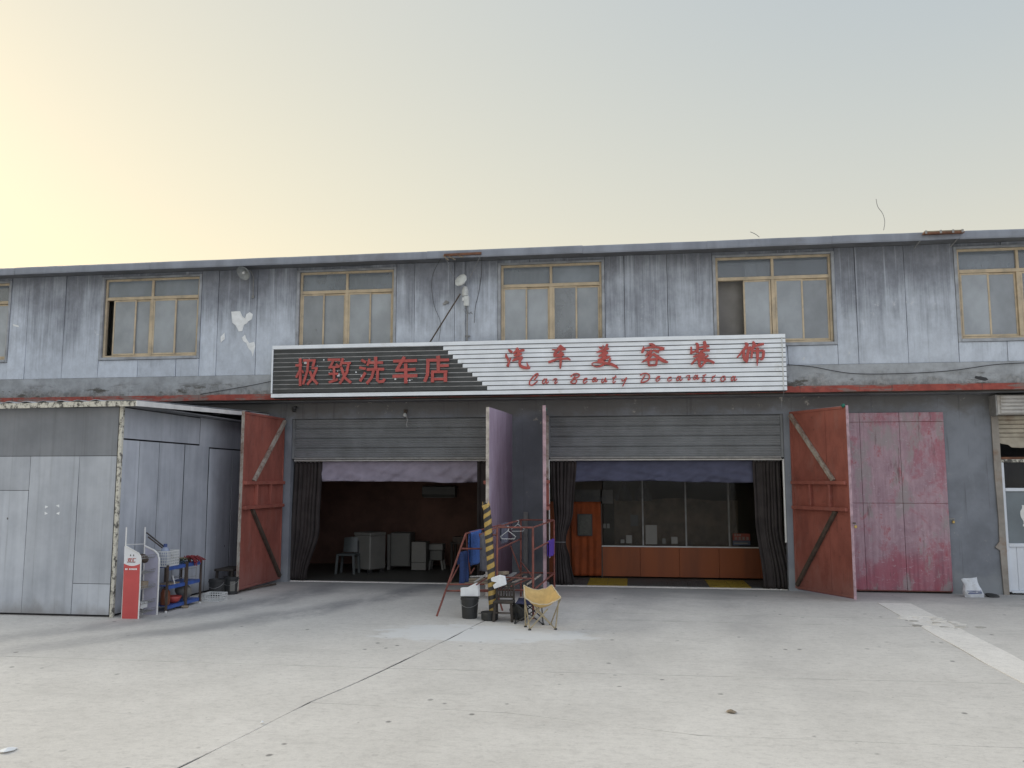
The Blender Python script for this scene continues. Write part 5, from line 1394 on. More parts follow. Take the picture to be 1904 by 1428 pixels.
# ================================================================== beside the shed
PYF, PYB = -4.28, -3.86
o = thing('display_rack', 'white wire shop display rack with a red and white side panel at the shed corner', 'rack', (at(243,1150,PYF).x, -4.07, 0))
c3 = lambda x, y: (200+x/6.8, 960+y/6.8)
def pp(x, y, Y): q_ = at(*c3(x, y), Y); return Vector((q_.x, Y, q_.z))
arc = [pp(lerp(415, 207, t), 598 + 30*math.sin(math.pi*t), PYF) for t in [k/10 for k in range(11)]]
MB().prism([pp(180,1304,PYF), pp(382,1304,PYF)] + arc, (0,0.012,0)).build('red_panel', 'panel_red', o)
MB().prism(arc[::-1] + [pp(418,540,PYF), pp(412,510,PYF), pp(385,468,PYF), pp(228,376,PYF), pp(214,376,PYF)], (0,0.012,0)).build('white_panel', 'panel_white', o)
MB().tube([pp(226,374,PYF), pp(392,466,PYF), pp(416,505,PYF), pp(422,545,PYF), pp(410,900,PYF), pp(388,1304,PYF)], 0.011, 8).build('edge_tube', 'white_paint', o)
MB().tube([pp(240,137,PYF+0.02), pp(230,376,PYF+0.02), pp(178,1304,PYF+0.02)], 0.011, 8).build('upright', 'white_paint', o)
MB().tube([pp(476,137,PYB), pp(468,372,PYB), pp(440,1250,PYB)], 0.011, 8).build('upright', 'white_paint', o)
MB().tube([pp(236,357,PYF+0.02), pp(468,350,PYB)], 0.006, 6).build('cross_tube', 'white_paint', o)
MB().tube([pp(468,372,PYB), pp(590,430,PYB), pp(636,478,PYB), pp(652,540,PYB), pp(640,900,PYB), pp(622,1252,PYB)], 0.014, 8).build('edge_tube', 'white_paint', o)
MB().prism([pp(450,1248,PYB), pp(612,1248,PYB), pp(632,900,PYB), pp(640,545,PYB), pp(622,490,PYB), pp(588,446,PYB), pp(474,386,PYB)], (0,0.008,0)).build('lilac_panel', 'rack_lilac', o)
for k, yy in enumerate((545, 735, 930, 1120, 1235)):
    zf_ = pp(400, yy, PYF).z
    x0, x1 = pp(250, yy, PYF).x, pp(405, yy, PYF).x
    mb = MB()
    for j in range(7):
        x = lerp(x0, x1, j/6); mb.tube([(x, PYF+0.015, zf_), (x, PYB, zf_)], 0.0035, 5)
    for j in range(9):
        y = lerp(PYF+0.02, PYB-0.005, j/8); mb.tube([(x0, y, zf_), (x1, y, zf_), (x1+0.005, y, zf_+0.045)], 0.003, 5)
    mb.tube([(x1+0.005, PYF+0.015, zf_+0.045), (x1+0.005, PYB, zf_+0.045)], 0.004, 5)
    mb.build('wire_shelf', 'dull_steel', o)
# red logo characters on the white field and a line of tiny white print on the red
def text_part(body, px0, py0, px1, Y, mat, parent, shear=0.0, name='lettering'):
    fc = bpy.data.curves.new('t', 'FONT'); fc.body = body; fc.size = 1.0; fc.extrude = 0.004; fc.offset = 0.012; fc.shear = shear
    fo = bpy.data.objects.new('t', fc); COL.objects.link(fo); bpy.context.view_layer.update()
    me = bpy.data.meshes.new_from_object(fo.evaluated_get(bpy.context.evaluated_depsgraph_get()))
    bpy.data.objects.remove(fo)
    if not me.vertices: return
    xs = [v.co.x for v in me.vertices]; w = max(xs)-min(xs)
    a, b = at(px0, py0, Y), at(px1, py0, Y); k = (b.x-a.x)/w
    for v in me.vertices:
        x, y, z = v.co
        v.co = Vector((a.x + (x-min(xs))*k, Y - z*0.4, a.z + y*k)) - ROOT[parent.name]
    me.materials.clear(); me.materials.append(MAT[mat])
    t = bpy.data.objects.new(name, me); COL.objects.link(t); t.parent = parent; ROOT[t.name] = ROOT[parent.name]
text_part('双汇', 200+248/6.8, 960+575/6.8, 200+358/6.8, PYF-0.003, 'print_red', o, 0.15, 'logo_characters')
mb = MB(); random.seed(4)
for k in range(9):
    if k == 2: continue
    q_ = pp(230+17*k, 668, PYF); mb.box(q_.x-0.009, q_.x+0.007, PYF-0.003, PYF-0.0005, q_.z-0.012, q_.z+0.012)
mb.build('print_line', 'paper', o)
mb = MB()
for x, y in ((292,494),(330,496)):
    q_ = pp(x, y, PYF); mb.prism([(q_.x-0.010,PYF-0.003,q_.z-0.01),(q_.x+0.010,PYF-0.003,q_.z-0.01),(q_.x,PYF-0.003,q_.z+0.022)], (0,0.0025,0))
q1, q2 = pp(250,582,PYF), pp(350,580,PYF)
mb.box(q1.x, q2.x, PYF-0.003, PYF-0.0005, q1.z-0.004, q1.z)
mb.build('logo_marks', 'print_dark', o)
# things left on the wire shelves
def blob(name, label, cat, c, r, mat, sz=0.6, seed=1, group=None):
    prof = [(r*math.sin(t), -r*sz*math.cos(t)) for t in [0.15+k*(math.pi-0.3)/7 for k in range(8)]]
    tag(MB().lathe(c, prof, 14).jitter(r*0.5, seed).build(name, mat, smooth=True), label, cat, group)
q_ = pp(440, 520, -4.1); blob('brush_bundle', 'tangled dark bundle on the top wire shelf of the display rack', 'bundle', (q_.x-0.03, -4.05, q_.z-0.02), 0.09, 'brown_steel', 0.8, 3)
q_ = pp(430, 1140, -4.15); tag(MB().box(q_.x-0.16, q_.x+0.02, -4.2, -4.02, q_.z-0.03, q_.z+0.06).build('tin_box', 'white_plastic', bevel=0.006), 'small pale tin on the lowest wire shelf of the display rack', 'tin')
q_ = pp(450, 870, -4.1); tag(MB().box(q_.x-0.2, q_.x, -4.15, -3.95, q_.z-0.06, q_.z+0.05).build('tray', 'grey_wood', bevel=0.006), 'dull tray on the middle wire shelf of the display rack', 'tray')

# blue shelving unit along the shed side
RXF, RXB_, RY0, RY1 = -7.38, -7.74, -3.66, -2.60
o = thing('storage_rack', 'low blue steel storage shelves with brown posts along the shed side', 'rack', (-7.56, -3.1, 0))
zs = [0.10, 0.41, 0.71]
RYM = -3.08
for z in zs:
    for y0, y1 in ((RY0+0.02, RYM-0.02), (RYM+0.02, RY1-0.02)):
        s_ = MB().box(RXB_+0.02, RXF-0.004, y0, y1, z-0.006, z)
        s_.box(RXF-0.012, RXF, y0, y1, z-0.055, z-0.0065).box(RXB_+0.01, RXB_+0.02, y0, y1, z-0.055, z)
        s_.build('shelf', 'blue_steel', o)
for y in (RY0, RYM-0.018, RYM+0.018, RY1):
    for x in (RXF, RXB_):
        MB().box(x-0.016, x+0.016, y-0.014, y+0.014, 0.03, zs[2]+0.03).build('post', 'brown_steel', o)
        MB().lathe((x, y, 0.0), [(0.02,0.0),(0.022,0.015),(0.014,0.03)], 10).build('foot', 'white_plastic', o)
# crate on top
def lattice_crate(name, label, x0, x1, y0, y1, z0, z1, mat, nx, ny, nz, skip=0.0):
    o = thing(name, label, 'crate', ((x0+x1)/2, (y0+y1)/2, z0))
    MB().box(x0, x1, y0, y1, z0, z0+0.008).build('bottom', mat, o)
    for side in range(4):
        mb = MB(); t = 0.005
        for k in range(nz+1):
            z = lerp(z0+0.012, z1, k/nz); r = t if k < nz else 0.010
            if side == 0: mb.box(x0, x1, y0-t, y0+t, z-r, z+r)
            elif side == 1: mb.box(x0, x1, y1-t, y1+t, z-r, z+r)
            elif side == 2: mb.box(x0-t, x0+t, y0, y1, z-r, z+r)
            else: mb.box(x1-t, x1+t, y0, y1, z-r, z+r)
        n_ = nx if side < 2 else ny
        for k in range(n_+1):
            if side < 2:
                x = lerp(x0, x1, k/n_); y = y0 if side == 0 else y1; mb.box(x-t, x+t, y-t*0.8, y+t*0.8, z0, z1)
            else:
                y = lerp(y0, y1, k/n_); x = x0 if side == 2 else x1; mb.box(x-t*0.8, x+t*0.8, y-t, y+t, z0, z1)
        mb.build('side', mat, o)
    return o
lattice_crate('plastic_crate', 'white lattice plastic crate on top of the blue shelves', -7.72, -7.40, -3.66, -3.30, zs[2]+0.003, zs[2]+0.24, 'white_plastic', 9, 10, 5)
q_ = gnd(0,0) if False else Vector((-7.56, -3.45, zs[2]+0.012))
jug = thing('water_jug', 'clear bluish jug with a blue cap standing in the white crate', 'jug', q_)
simple('jug_blue', (0.30, 0.34, 0.44), 0.2, 0.05, 5)
MB().lathe(q_, [(0.08,0.0),(0.085,0.02),(0.085,0.2),(0.06,0.26),(0.028,0.29)], 16).build('body', 'jug_blue', jug, smooth=True)
MB().lathe(q_, [(0.03,0.29),(0.03,0.335),(0.026,0.34)], 12).build('cap', 'print_blue', jug)
a, b = at(272, 990, -3.55), Vector((-7.50, -3.40, zs[2]+0.22))
tag(MB().tube([a, b], 0.012, 8).build('handle_stick', 'old_dark_wood'), 'upper of two dark broom sticks leaning out of the white crate', 'stick', 'sticks in the crate')
a2 = at(275, 998, -3.50)
tag(MB().tube([a2, b + Vector((0.0, 0.06, -0.06))], 0.011, 8).build('handle_stick', 'brown_steel'), 'lower of two dark broom sticks leaning out of the white crate', 'stick', 'sticks in the crate')
# mops and greens along the right part of the top shelf
mop = thing('mop', 'red string mop lying on the right end of the blue shelves', 'mop', (-7.5, -2.75, zs[2]))
mb = MB(); random.seed(9)
for k in range(46):
    a = Vector((-7.52+random.uniform(-.05,.05), -2.82+random.uniform(-.06,.06), zs[2]+0.05)); pts = [a]
    d = Vector((random.uniform(-.2,1), random.uniform(-.3,.9), 0)).normalized()
    l = random.uniform(.12,.22)
    pts += [a+d*l*0.5+Vector((0,0,0.05)), a+d*l+Vector((0,0,-0.01)), a+d*(l+0.03)+Vector((0,0,-random.uniform(.02,.11)))]
    mb.tube(pts, 0.008, 5)
mb.build('mop_head', 'mop_red', mop)
MB().tube([(-7.52,-2.82,zs[2]+0.06), (-7.58,-3.25,zs[2]+0.12)], 0.012, 8).build('handle', 'grey_wood', mop)
mb = MB()
for k in range(70):
    c = Vector((-7.56+random.uniform(-.12,.14), -3.02+random.uniform(-.2,.2), zs[2]+random.uniform(.0,.08)))
    u_ = Vector((random.uniform(-1,1), random.uniform(-1,1), random.uniform(-.3,.3))).normalized()*0.05; v_ = u_.cross(Vector((0,0,1))).normalized()*0.014
    mb.quad(c-u_, c+v_, c+u_, c-v_ + Vector((0,0,0.008)))
tag(mb.build('leaf_bundle', 'leaf_green', fixn=False), 'bundle of green leaves on the middle of the blue shelves top', 'leaves')
q_ = Vector((-7.47, -3.30, zs[0]+0.001))
bw = MB().lathe(q_, [(0.05,0.0),(0.10,0.04),(0.135,0.11),(0.13,0.112),(0.095,0.045),(0.01,0.01)], 22, caps=(True, True)).build('bowl', 'bowl_red', smooth=True)
tag(bw, 'red plastic bowl on the bottom blue shelf', 'bowl')
q_ = Vector((-7.46, -3.56, zs[0]+0.001))
tag(MB().lathe(q_, [(0.06,0.0),(0.075,0.02),(0.075,0.2),(0.05,0.24),(0.05,0.26)], 16).build('jar', 'jar_amber', smooth=True), 'amber brown jar at the left of the bottom blue shelf', 'jar')
tag(MB().tube([(-7.42,-3.36,zs[1]+0.002), (-7.44,-3.40,zs[1]+0.14)], 0.010, 8).build('white_tool', 'white_plastic'), 'short white handle standing on the middle blue shelf', 'tool')
tag(MB().box(-7.62,-7.42,-3.5,-3.2,zs[1]+0.001,zs[1]+0.022).build('cardboard_scrap', 'grey_wood'), 'flat cardboard scrap on the middle blue shelf', 'cardboard')
blob('plastic_bag', 'pale crumpled plastic bag on the lower right of the blue shelves', 'bag', (-7.52, -2.84, zs[0]+0.12), 0.15, 'appliance', 0.75, 5)
mb = MB()
for z in (zs[1]+0.06, zs[1]+0.2):
    mb.tube([(-7.45,-2.98,z),(-7.41,-2.7,z)], 0.005, 5); mb.tube([(-7.7,-2.98,z),(-7.7,-2.7,z)], 0.005, 5); mb.tube([(-7.45,-2.98,z),(-7.7,-2.98,z)], 0.005, 5)
for x, y in ((-7.45,-2.98),(-7.41,-2.7),(-7.7,-2.98),(-7.7,-2.7)): mb.tube([(x,y,zs[1]),(x,y,zs[1]+0.21)], 0.005, 5)
tag(mb.build('wire_frame', 'dull_steel'), 'empty wire frame on the middle right blue shelf', 'wire frame')
blob('litter', 'small heap of yellowish litter under the blue shelves', 'litter', (-7.36, -3.15, 0.02), 0.07, 'grey_wood', 0.3, 6)
# buckets beside the rack
def bucket(label, x, y, h, r0, r1, mat='black_plastic', group=None, bail=True, lab=False, name='bucket'):
    o = thing(name, label, 'bucket', (x, y, 0), group)
    MB().lathe((x,y,0), [(r0*0.96,0.0),(r0,0.012),(r1*0.97,h*0.86),(r1*1.05,h*0.865),(r1*1.05,h*0.90),(r1,h*0.905),(r1,h*0.99),(r1*1.03,h),(r1*0.97,h),(r0*0.95,0.02)], 28, caps=(True, True)).build('body', mat, o, smooth=False)
    if bail: MB().tube([(x+r1*1.06*math.cos(t), y - r1*0.75*math.sin(t)-0.02, h*0.84 - 0.10*math.sin(t)) for t in [math.pi*k/12 for k in range(13)]], 0.004, 6).build('bail', 'bare_metal', o)
    if lab:
        def fn(u, v):
            t = R(-75 + 40*u); rr = lerp(r0, r1, 0.2+0.55*v)*1.012
            return (x+rr*math.cos(t), y+rr*math.sin(t), h*(0.2+0.55*v))
        MB().grid(fn, 8, 4).build('label_print', 'appliance', o)
    return o
g1_ = gnd(396, 1111); bucket('black bucket behind the broken white crate', g1_.x, g1_.y+0.12, 0.31, 0.115, 0.14)
g2_ = gnd(424, 1106); bucket('black bucket with a pale label next to the open red door leaf', g2_.x, g2_.y+0.12, 0.32, 0.12, 0.145, lab=True)
lattice_crate('broken_crate', 'broken white plastic crate lying on the ground beside the black buckets', -7.42, -7.10, -2.42, -2.16, 0.0, 0.13, 'white_plastic', 7, 6, 3)
bt = thing('low_table', 'dark low box behind the black buckets against the shed wall', 'table', (-7.62, -1.05, 0))
MB().box(-7.78, -7.40, -1.35, -0.75, 0.40, 0.44).build('top', 'old_dark_wood', bt, bevel=0.006)
for x in (-7.74, -7.44):
    for y in (-1.31, -0.79): MB().box(x-0.02, x+0.02, y-0.02, y+0.02, 0, 0.40).build('leg', 'old_dark_wood', bt)
MB().box(-7.7, -7.47, -1.25, -0.85, 0.1, 0.13).build('shelf', 'old_dark_wood', bt)
tag(MB().tube([(-7.35,-1.15,0.03),(-7.2,-0.6,0.035),(-7.1,-0.1,0.03)], 0.018, 8).build('pole', 'brown_steel'), 'thin dark pole lying on the ground under the open left door leaf', 'pole')

# ================================================================== drying rack in the middle
ZR = 1.37
c2 = lambda x, y: (780+x/5.29, 920+y/5.29)
def p2(x, y, Y): q_ = at(*c2(x, y), Y); return Vector((q_.x, Y, q_.z))
YF, YK = -3.45, -1.0
o = thing('drying_rack', 'rusty red tube drying rack with a slanted left trestle between the two bays', 'rack', (-2.2, -2.4, 0))
RK = o
X1, X2 = -2.09, -1.535       # left and right post lines
X3, X4 = -2.045, -1.44
def tb(a, b, r=0.014, nm='tube', m='rusty_red'): MB().tube([a, b], r, 8).build(nm, m, o)
tb((X1,YF,0), (X1,YF,ZR), 0.016, 'post'); tb((X2,YF,0), (X2,YF,ZR), 0.017, 'post'); tb((X3,YK,0), (X3,YK,ZR), 0.016, 'post'); tb((X4,YK,0), (X4,YK,ZR), 0.017, 'post')
tb((X1,YF,ZR), (X2,YF,ZR), nm='top_rail'); tb((X3,YK,ZR), (X4,YK,ZR), nm='top_rail'); tb((X1,YF,ZR), (X3,YK,ZR), nm='top_rail'); tb((X2,YF,ZR), (X4,YK,ZR), nm='top_rail')
zm_ = at(*c2(1140,545), YF).z
for (xa_, xb_) in ((X1, X3), (X2, X4)): tb((xa_,YF,zm_), (xb_,YK,zm_), nm='side_rail')
zl = at(*c2(1330,770), YK).z
tb((X3,YK,zl), (X4,YK,zl), nm='low_rail'); tb((X2,YF,zl), (X4,YK,zl), nm='low_rail'); tb((X1,YF,zl), (X3,YK,zl), nm='low_rail'); tb((X1,YF,zl), (X2,YF,zl), nm='low_rail')
tb(p2(895,500,YK-0.05), p2(1000,770,YK-0.05), 0.013, 'brace')
# left trestle
T0 = gnd(812, 1146); TT = p2(455, 382, -2.95); TQ = p2(590, 385, -2.75)
tb(T0, TT, 0.016, 'leg'); tb(TT, (X3,YK,ZR), 0.013, 'ridge_rail'); tb(TQ, (X1,YF,ZR-0.12), 0.012, 'ridge_rail')
F2 = Vector((-2.12, -2.7, 0.0)); tb(TQ, F2, 0.015, 'leg')
tb(p2(415,530,-3.05), p2(632,530,-2.85), 0.013, 'cross_bar'); tb(p2(265,945,-3.25), p2(700,950,-3.2), 0.013, 'cross_bar'); tb(p2(290,882,-3.2), p2(640,880,-3.1), 0.013, 'cross_bar')
tb(p2(625,470,-2.8), p2(680,350,-2.6), 0.011, 'brace')
tb(p2(540,720,-2.6), p2(500,780,-2.6), 0.012, 'brace')
# slats and scrap profiles laid across the frame
def lay(label, a, b, z, w, t, mat, nm='plank'):
    A_ = gnd(*c2(*a), z); B2 = gnd(*c2(*b), z)
    tag(MB().bar(A_, B2, w, t).jitter(0.003).build(nm, mat, bevel=0.003), label, 'plank', 'planks on the drying rack')
lay('nearest grey plank lying on the left side of the drying rack', (285,878), (700,868), 0.44, 0.05, 0.03, 'grey_wood')
lay('second grey plank lying on the left side of the drying rack', (430,858), (700,848), 0.45, 0.045, 0.03, 'grey_wood')
lay('third grey plank lying on the left side of the drying rack', (470,832), (690,822), 0.46, 0.05, 0.03, 'grey_wood')
lay('farthest pale plank lying on the left side of the drying rack', (500,806), (690,796), 0.46, 0.05, 0.02, 'pale_slat')
lay('pale metal strip laid slanting over the planks', (545,858), (650,786), 0.50, 0.04, 0.015, 'pale_slat', 'metal_strip')
lay('grey metal channel laid across the right frame', (835,832), (940,770), 0.56, 0.06, 0.03, 'dull_steel', 'metal_strip')
lay('brown bar slanting across the right frame', (850,895), (1050,806), 0.50, 0.025, 0.025, 'worn_brace', 'metal_strip')
lay('short brown bar near the camping chair back', (1060,880), (1190,790), 0.52, 0.025, 0.025, 'worn_brace', 'metal_strip')
lay('rusty bar along the middle of the right frame', (840,870), (1010,778), 0.53, 0.022, 0.022, 'rust', 'metal_strip')
lay('cracked timber block behind the striped post', (770,772), (870,766), 0.62, 0.08, 0.05, 'grey_wood', 'timber_block')
tb(p2(590,392,-2.75), p2(765,322,-2.4), 0.012, 'brace'); tb((X1,YF,0.62), (X2,YF,0.60), 0.011, 'low_rail'); tb((X3,YK,0.62), (X2,YF,0.62), 0.011, 'brace'); tb(p2(300,860,-3.1), p2(440,600,-2.6), 0.012, 'leg')
tb((X1,YF,zl), p2(265,945,-3.25), 0.012, 'low_rail'); tb(p2(455,382,-2.95), p2(500,780,-2.3), 0.012, 'leg')
lay('thin rusty rod lying over the planks beside the striped post', (560,885), (690,800), 0.52, 0.018, 0.018, 'rusty_red', 'metal_strip')
lay('second thin rusty rod on the right frame', (900,900), (1110,815), 0.50, 0.018, 0.018, 'rusty_red', 'metal_strip')
# hazard post
g = gnd(917, 1150); tp = at(906, 938, g.y)
pts = []; rs_ = []
for k in range(25):
    t = k/24; z = tp.z*t
    pts.append((g.x + (tp.x-g.x)*t + 0.012*math.sin(t*5)*t + (-0.02 if t > 0.96 else 0), g.y + 0.02*t, z)); rs_.append(0.060 + 0.004*math.sin(k*1.9) + 0.004*mnoise.noise(Vector((k*0.8, 1, 2))))
hp = thing('hazard_post', 'post wrapped in black and yellow striped tape beside the drying rack', 'post', (g.x, g.y, 0))
MB().tube(pts, rs_, 16).build('wrapped_post', 'hazard_tape', hp, smooth=True)
for k in range(5):
    t = 2*math.pi*k/5
    MB().prism([(tp.x-0.02+0.055*math.cos(t+d), g.y+0.02+0.055*math.sin(t+d), tp.z-0.01+h_) for d, h_ in ((0,0),(0.7,0),(0.75,0.03+0.012*k),(0.2,0.02))], (0.004*math.cos(t), 0.004*math.sin(t), 0)).build('torn_tape', 'black_plastic' if k % 2 else 'camp_fabric', hp)
# foam sheet wedged on the post
fp = [(700,822),(782,795),(836,806),(850,886),(735,926),(720,892),(756,862),(706,852)]
tag(MB().prism([p2(x, y, -3.60) for x, y in fp], (0.01,0.03,0.01)).build('foam_sheet', 'foam', bevel=0.004), 'notched white foam sheet stuck on the striped post', 'foam')

# cloths on the rack
def drape(label, a, b, f_drop, b_drop, mat, off=0.03, name='towel', seed=1, group=None):
    """cloth folded over the bar a-b"""
    a, b = Vector(a), Vector(b); d = (b-a).normalized(); n_ = d.cross(Vector((0,0,1))).normalized()
    if n_.y > 0: n_ = -n_
    tot = f_drop + b_drop
    def fn(u, v):
        s = v*tot - f_drop         # negative: front, positive: back
        p = a.lerp(b, u)
        w = 0.012*math.sin(u*9+seed)*min(1, abs(s)*4) + 0.012*mnoise.noise(Vector((u*4, s*3, seed)))
        ss = max(-1, min(1, s/0.03))
        return p + n_*(-ss*off*0.6*-1 if False else (-ss)*off*0.6) + n_*w + Vector((0,0,0.018*(1-ss*ss) - max(0, abs(s)-0.02))) + d*(0.01*math.sin(s*7+seed))
    return tag(MB().grid(fn, 14, 26).build(name, mat, smooth=True, solid=0.006, fixn=False), label, 'towel', group)
k0 = Vector((X3,YK,ZR)); 
def onr(t): return TT.lerp(k0, t)
drape('bright blue towel hung over the slanted left rail of the drying rack', onr(0.06), onr(0.24), 0.55, 0.5, 'blue_towel', seed=2)
drape('darker blue towel hung low on the left trestle', p2(390,575,-3.0), p2(470,560,-2.8), 0.50, 0.2, 'dark_blue_towel', seed=4)
drape('dark grey cloth hanging behind the bright blue towel', onr(0.30), onr(0.44), 0.62, 0.5, 'grey_cloth', name='cloth', seed=6)
drape('long dark blue cloth hanging left of the striped post', TQ.lerp(Vector((X1,YF,ZR-0.12)), 0.1), TQ.lerp(Vector((X1,YF,ZR-0.12)), 0.5), 0.60, 0.45, 'grey_cloth', name='cloth', seed=9)
drape('grey striped cloth hanging behind the striped post', onr(0.60), onr(0.74), 0.35, 0.3, 'grey_cloth', name='cloth', seed=7)
drape('purple towel hung on the right side rail of the drying rack', Vector((X2,YF,zm_)).lerp(Vector((X4,YK,zm_)), 0.68), Vector((X2,YF,zm_)).lerp(Vector((X4,YK,zm_)), 0.97), 0.28, 0.26, 'purple_towel', seed=3)
# hangers
def hanger(label, c, ang, s=0.2, tilt=0.0):
    c = Vector(c); d = Vector((math.cos(ang), math.sin(ang), 0)); up = Vector((math.sin(tilt)*-math.sin(ang), math.sin(tilt)*math.cos(ang), -math.cos(tilt)))
    h = thing('clothes_hanger', label, 'hanger', c, 'white hangers on the drying rack')
    hook = [c + d*(0.018*math.cos(t)) + Vector((0,0,0.018*math.sin(t))) for t in [math.pi*1.1*k/8 for k in range(9)]]
    MB().tube(hook[::-1] + [c + d*0.018, c + up*0.05], 0.004, 6).build('hook', 'white_plastic', h)
    q_ = c + up*0.05
    MB().tube([q_, q_ + d*s + up*0.09, q_ + d*(s-0.02) + up*0.125, q_ - d*(s-0.02) + up*0.125, q_ - d*s + up*0.09, q_], 0.004, 6).build('frame', 'white_plastic', h)
hanger('white clothes hanger near the far top corner of the drying rack', (X3+0.01, YK-0.5, ZR+0.0), 0.35, 0.12)
hanger('white clothes hanger on the front top rail right of the striped post', (X1+0.17, YF, ZR+0.0), 0.12, 0.115)
MB_h = p2(655, 655, -3.0)
tag(MB().tube([MB_h + Vector((0.03*math.cos(t), 0, 0.03*math.sin(t))) for t in [5.2*k/10 for k in range(11)]], 0.005, 6).build('hook_ring', 'white_plastic'), 'small white hook hanging left of the striped post', 'hook')

# bucket with foam
g = gnd(871, 1151)
bucket('black bucket holding a white foam block in front of the drying rack', g.x, g.y+0.1, 0.325, 0.115, 0.137, bail=True)
c = Vector((g.x, g.y+0.08, 0))
def b2(x, y): return at(*c2(x, y), g.y+0.04)
tag(MB().prism([b2(402,1000), b2(402,915), b2(468,912), b2(550,868), b2(572,880), b2(578,1000)], (0.02,0.07,0)).build('foam_block', 'foam', bevel=0.006), 'white foam block sticking out of the black bucket', 'foam')
# black round tin
g = gnd(908, 1155)
o = thing('baking_tin', 'low round black tin under the striped post', 'tin', (g.x, g.y+0.12, 0))
MB().lathe((g.x, g.y+0.12, 0), [(0.115,0.0),(0.128,0.015),(0.13,0.10),(0.137,0.105),(0.137,0.118),(0.06,0.128),(0.01,0.13)], 28).build('pan', 'black_plastic', o)
MB().tube([(g.x-0.137,g.y+0.12,0.09),(g.x-0.165,g.y+0.12,0.10),(g.x-0.165,g.y+0.10,0.085)], 0.006, 6).build('handle', 'black_plastic', o)
# small old wooden chair
g = gnd(936, 1157); X, Y = g.x-0.01, g.y+0.14
o = thing('wooden_chair', 'small worn dark wooden chair with slatted back beside the striped post', 'chair', (X, Y, 0))
MB().box(X-0.15, X+0.15, Y-0.14, Y+0.13, 0.265, 0.295).jitter(0.004).build('seat', 'old_dark_wood', o, bevel=0.006)
for sx in (-1, 1):
    MB().bar((X+sx*0.12, Y-0.11, 0.265), (X+sx*0.14, Y-0.13, 0), 0.036, 0.036, up=(0,1,0)).build('leg', 'old_dark_wood', o, bevel=0.004)
    MB().bar((X+sx*0.125, Y+0.11, 0.55), (X+sx*0.135, Y+0.12, 0), 0.034, 0.034, up=(0,1,0)).build('leg', 'old_dark_wood', o, bevel=0.004)
    MB().bar((X+sx*0.132, Y-0.11, 0.10), (X+sx*0.132, Y+0.105, 0.10), 0.022, 0.022).build('stretcher', 'old_dark_wood', o)
MB().bar((X-0.11, Y-0.115, 0.13), (X+0.11, Y-0.115, 0.13), 0.022, 0.022).build('stretcher', 'old_dark_wood', o)
MB().bar((X-0.11, Y+0.11, 0.525), (X+0.11, Y+0.11, 0.525), 0.02, 0.05).build('top_rail', 'old_dark_wood', o, bevel=0.004)
MB().bar((X-0.11, Y+0.113, 0.335), (X+0.11, Y+0.113, 0.335), 0.02, 0.03).build('low_rail', 'old_dark_wood', o)
for k in range(5):
    x = X-0.085+k*0.0425; MB().box(x-0.011, x+0.011, Y+0.106, Y+0.118, 0.35, 0.50).build('back_slat', 'old_dark_wood', o)
# black bag and navy folding stool behind the camping chair
g = gnd(962, 1157)
blob('black_bag', 'black rubbish bag between the wooden chair and the camping chair', 'bag', (g.x+0.01, g.y+0.2, 0.12), 0.13, 'black_plastic', 0.95, 8)
f1, f2, f3, f4 = gnd(958, 1160), gnd(1010, 1162), gnd(965, 1148), gnd(1006, 1148)
o = thing('folding_stool', 'low navy blue folding stool behind the camping chair', 'stool', ((f1.x+f2.x)/2, (f1.y+f3.y)/2, 0))
h = 0.29
cs = [Vector((f.x, f.y, h)) for f in (f1, f2, f4, f3)]
MB().grid(lambda u, v: cs[0].lerp(cs[1], u).lerp(cs[3].lerp(cs[2], u), v) - Vector((0,0,0.05*math.sin(math.pi*u)*math.sin(math.pi*v))), 8, 6).build('seat', 'navy_fabric', o, solid=0.008, smooth=True)
for a, b in ((f1, cs[1]), (f2, cs[0]), (f3, cs[2]), (f4, cs[3]), (f1, cs[3]), (f2, cs[2])): MB().tube([a+Vector((0,0,0.008)), b], 0.009, 8).build('leg', 'black_plastic', o)
for f in (f1, f2, f3, f4): MB().lathe(f, [(0.018,0),(0.018,0.02),(0.01,0.025)], 8).build('foot', 'black_plastic', o)
# camping chair
FL, FR, BL, BR = gnd(985, 1172), gnd(1033, 1171), gnd(977, 1166), gnd(1024, 1162)
o = thing('camping_chair', 'tan canvas folding camping chair standing in front of the drying rack', 'chair', ((FL.x+BR.x)/2, (FL.y+BR.y)/2, 0))
cFL = at(976, 1112, -4.50); cFR = at(1043, 1111, -4.45); cBL = at(974, 1088, -4.08); cBR = at(1026, 1088, -3.98)
def fn(u, v):      # v 0 front .. 1 back
    f = cFL.lerp(cFR, u); b = cBL.lerp(cBR, u); p = f.lerp(b, v)
    sag = math.sin(math.pi*u)**0.8*(0.20*math.sin(math.pi*min(1, v*1.25)*0.8+0.35) ) + 0.03*math.sin(math.pi*u)*v
    edge = 0.10*math.sin(math.pi*u)*(1-v)**2
    p = p - Vector((0,0,sag*0.85+edge*0.35))
    p.y += 0.03*math.sin(math.pi*u)*v
    return p + Vector((0, 0, 0.012*mnoise.noise(Vector((u*7, v*7, 0)))))
MB().grid(fn, 22, 18).build('sling', 'camp_fabric', o, smooth=True, solid=0.006, fixn=False)
ring = [fn(k/22, 0) for k in range(23)] + [fn(1, k/18) for k in range(1, 19)] + [fn(1-k/22, 1) for k in range(1, 23)] + [fn(0, 1-k/18) for k in range(1, 19)]
simple('piping_cream', (0.58, 0.50, 0.36), 0.9, 0.1, 9)
MB().tube(ring, 0.008, 6, caps=False).build('piping', 'piping_cream', o, smooth=True)
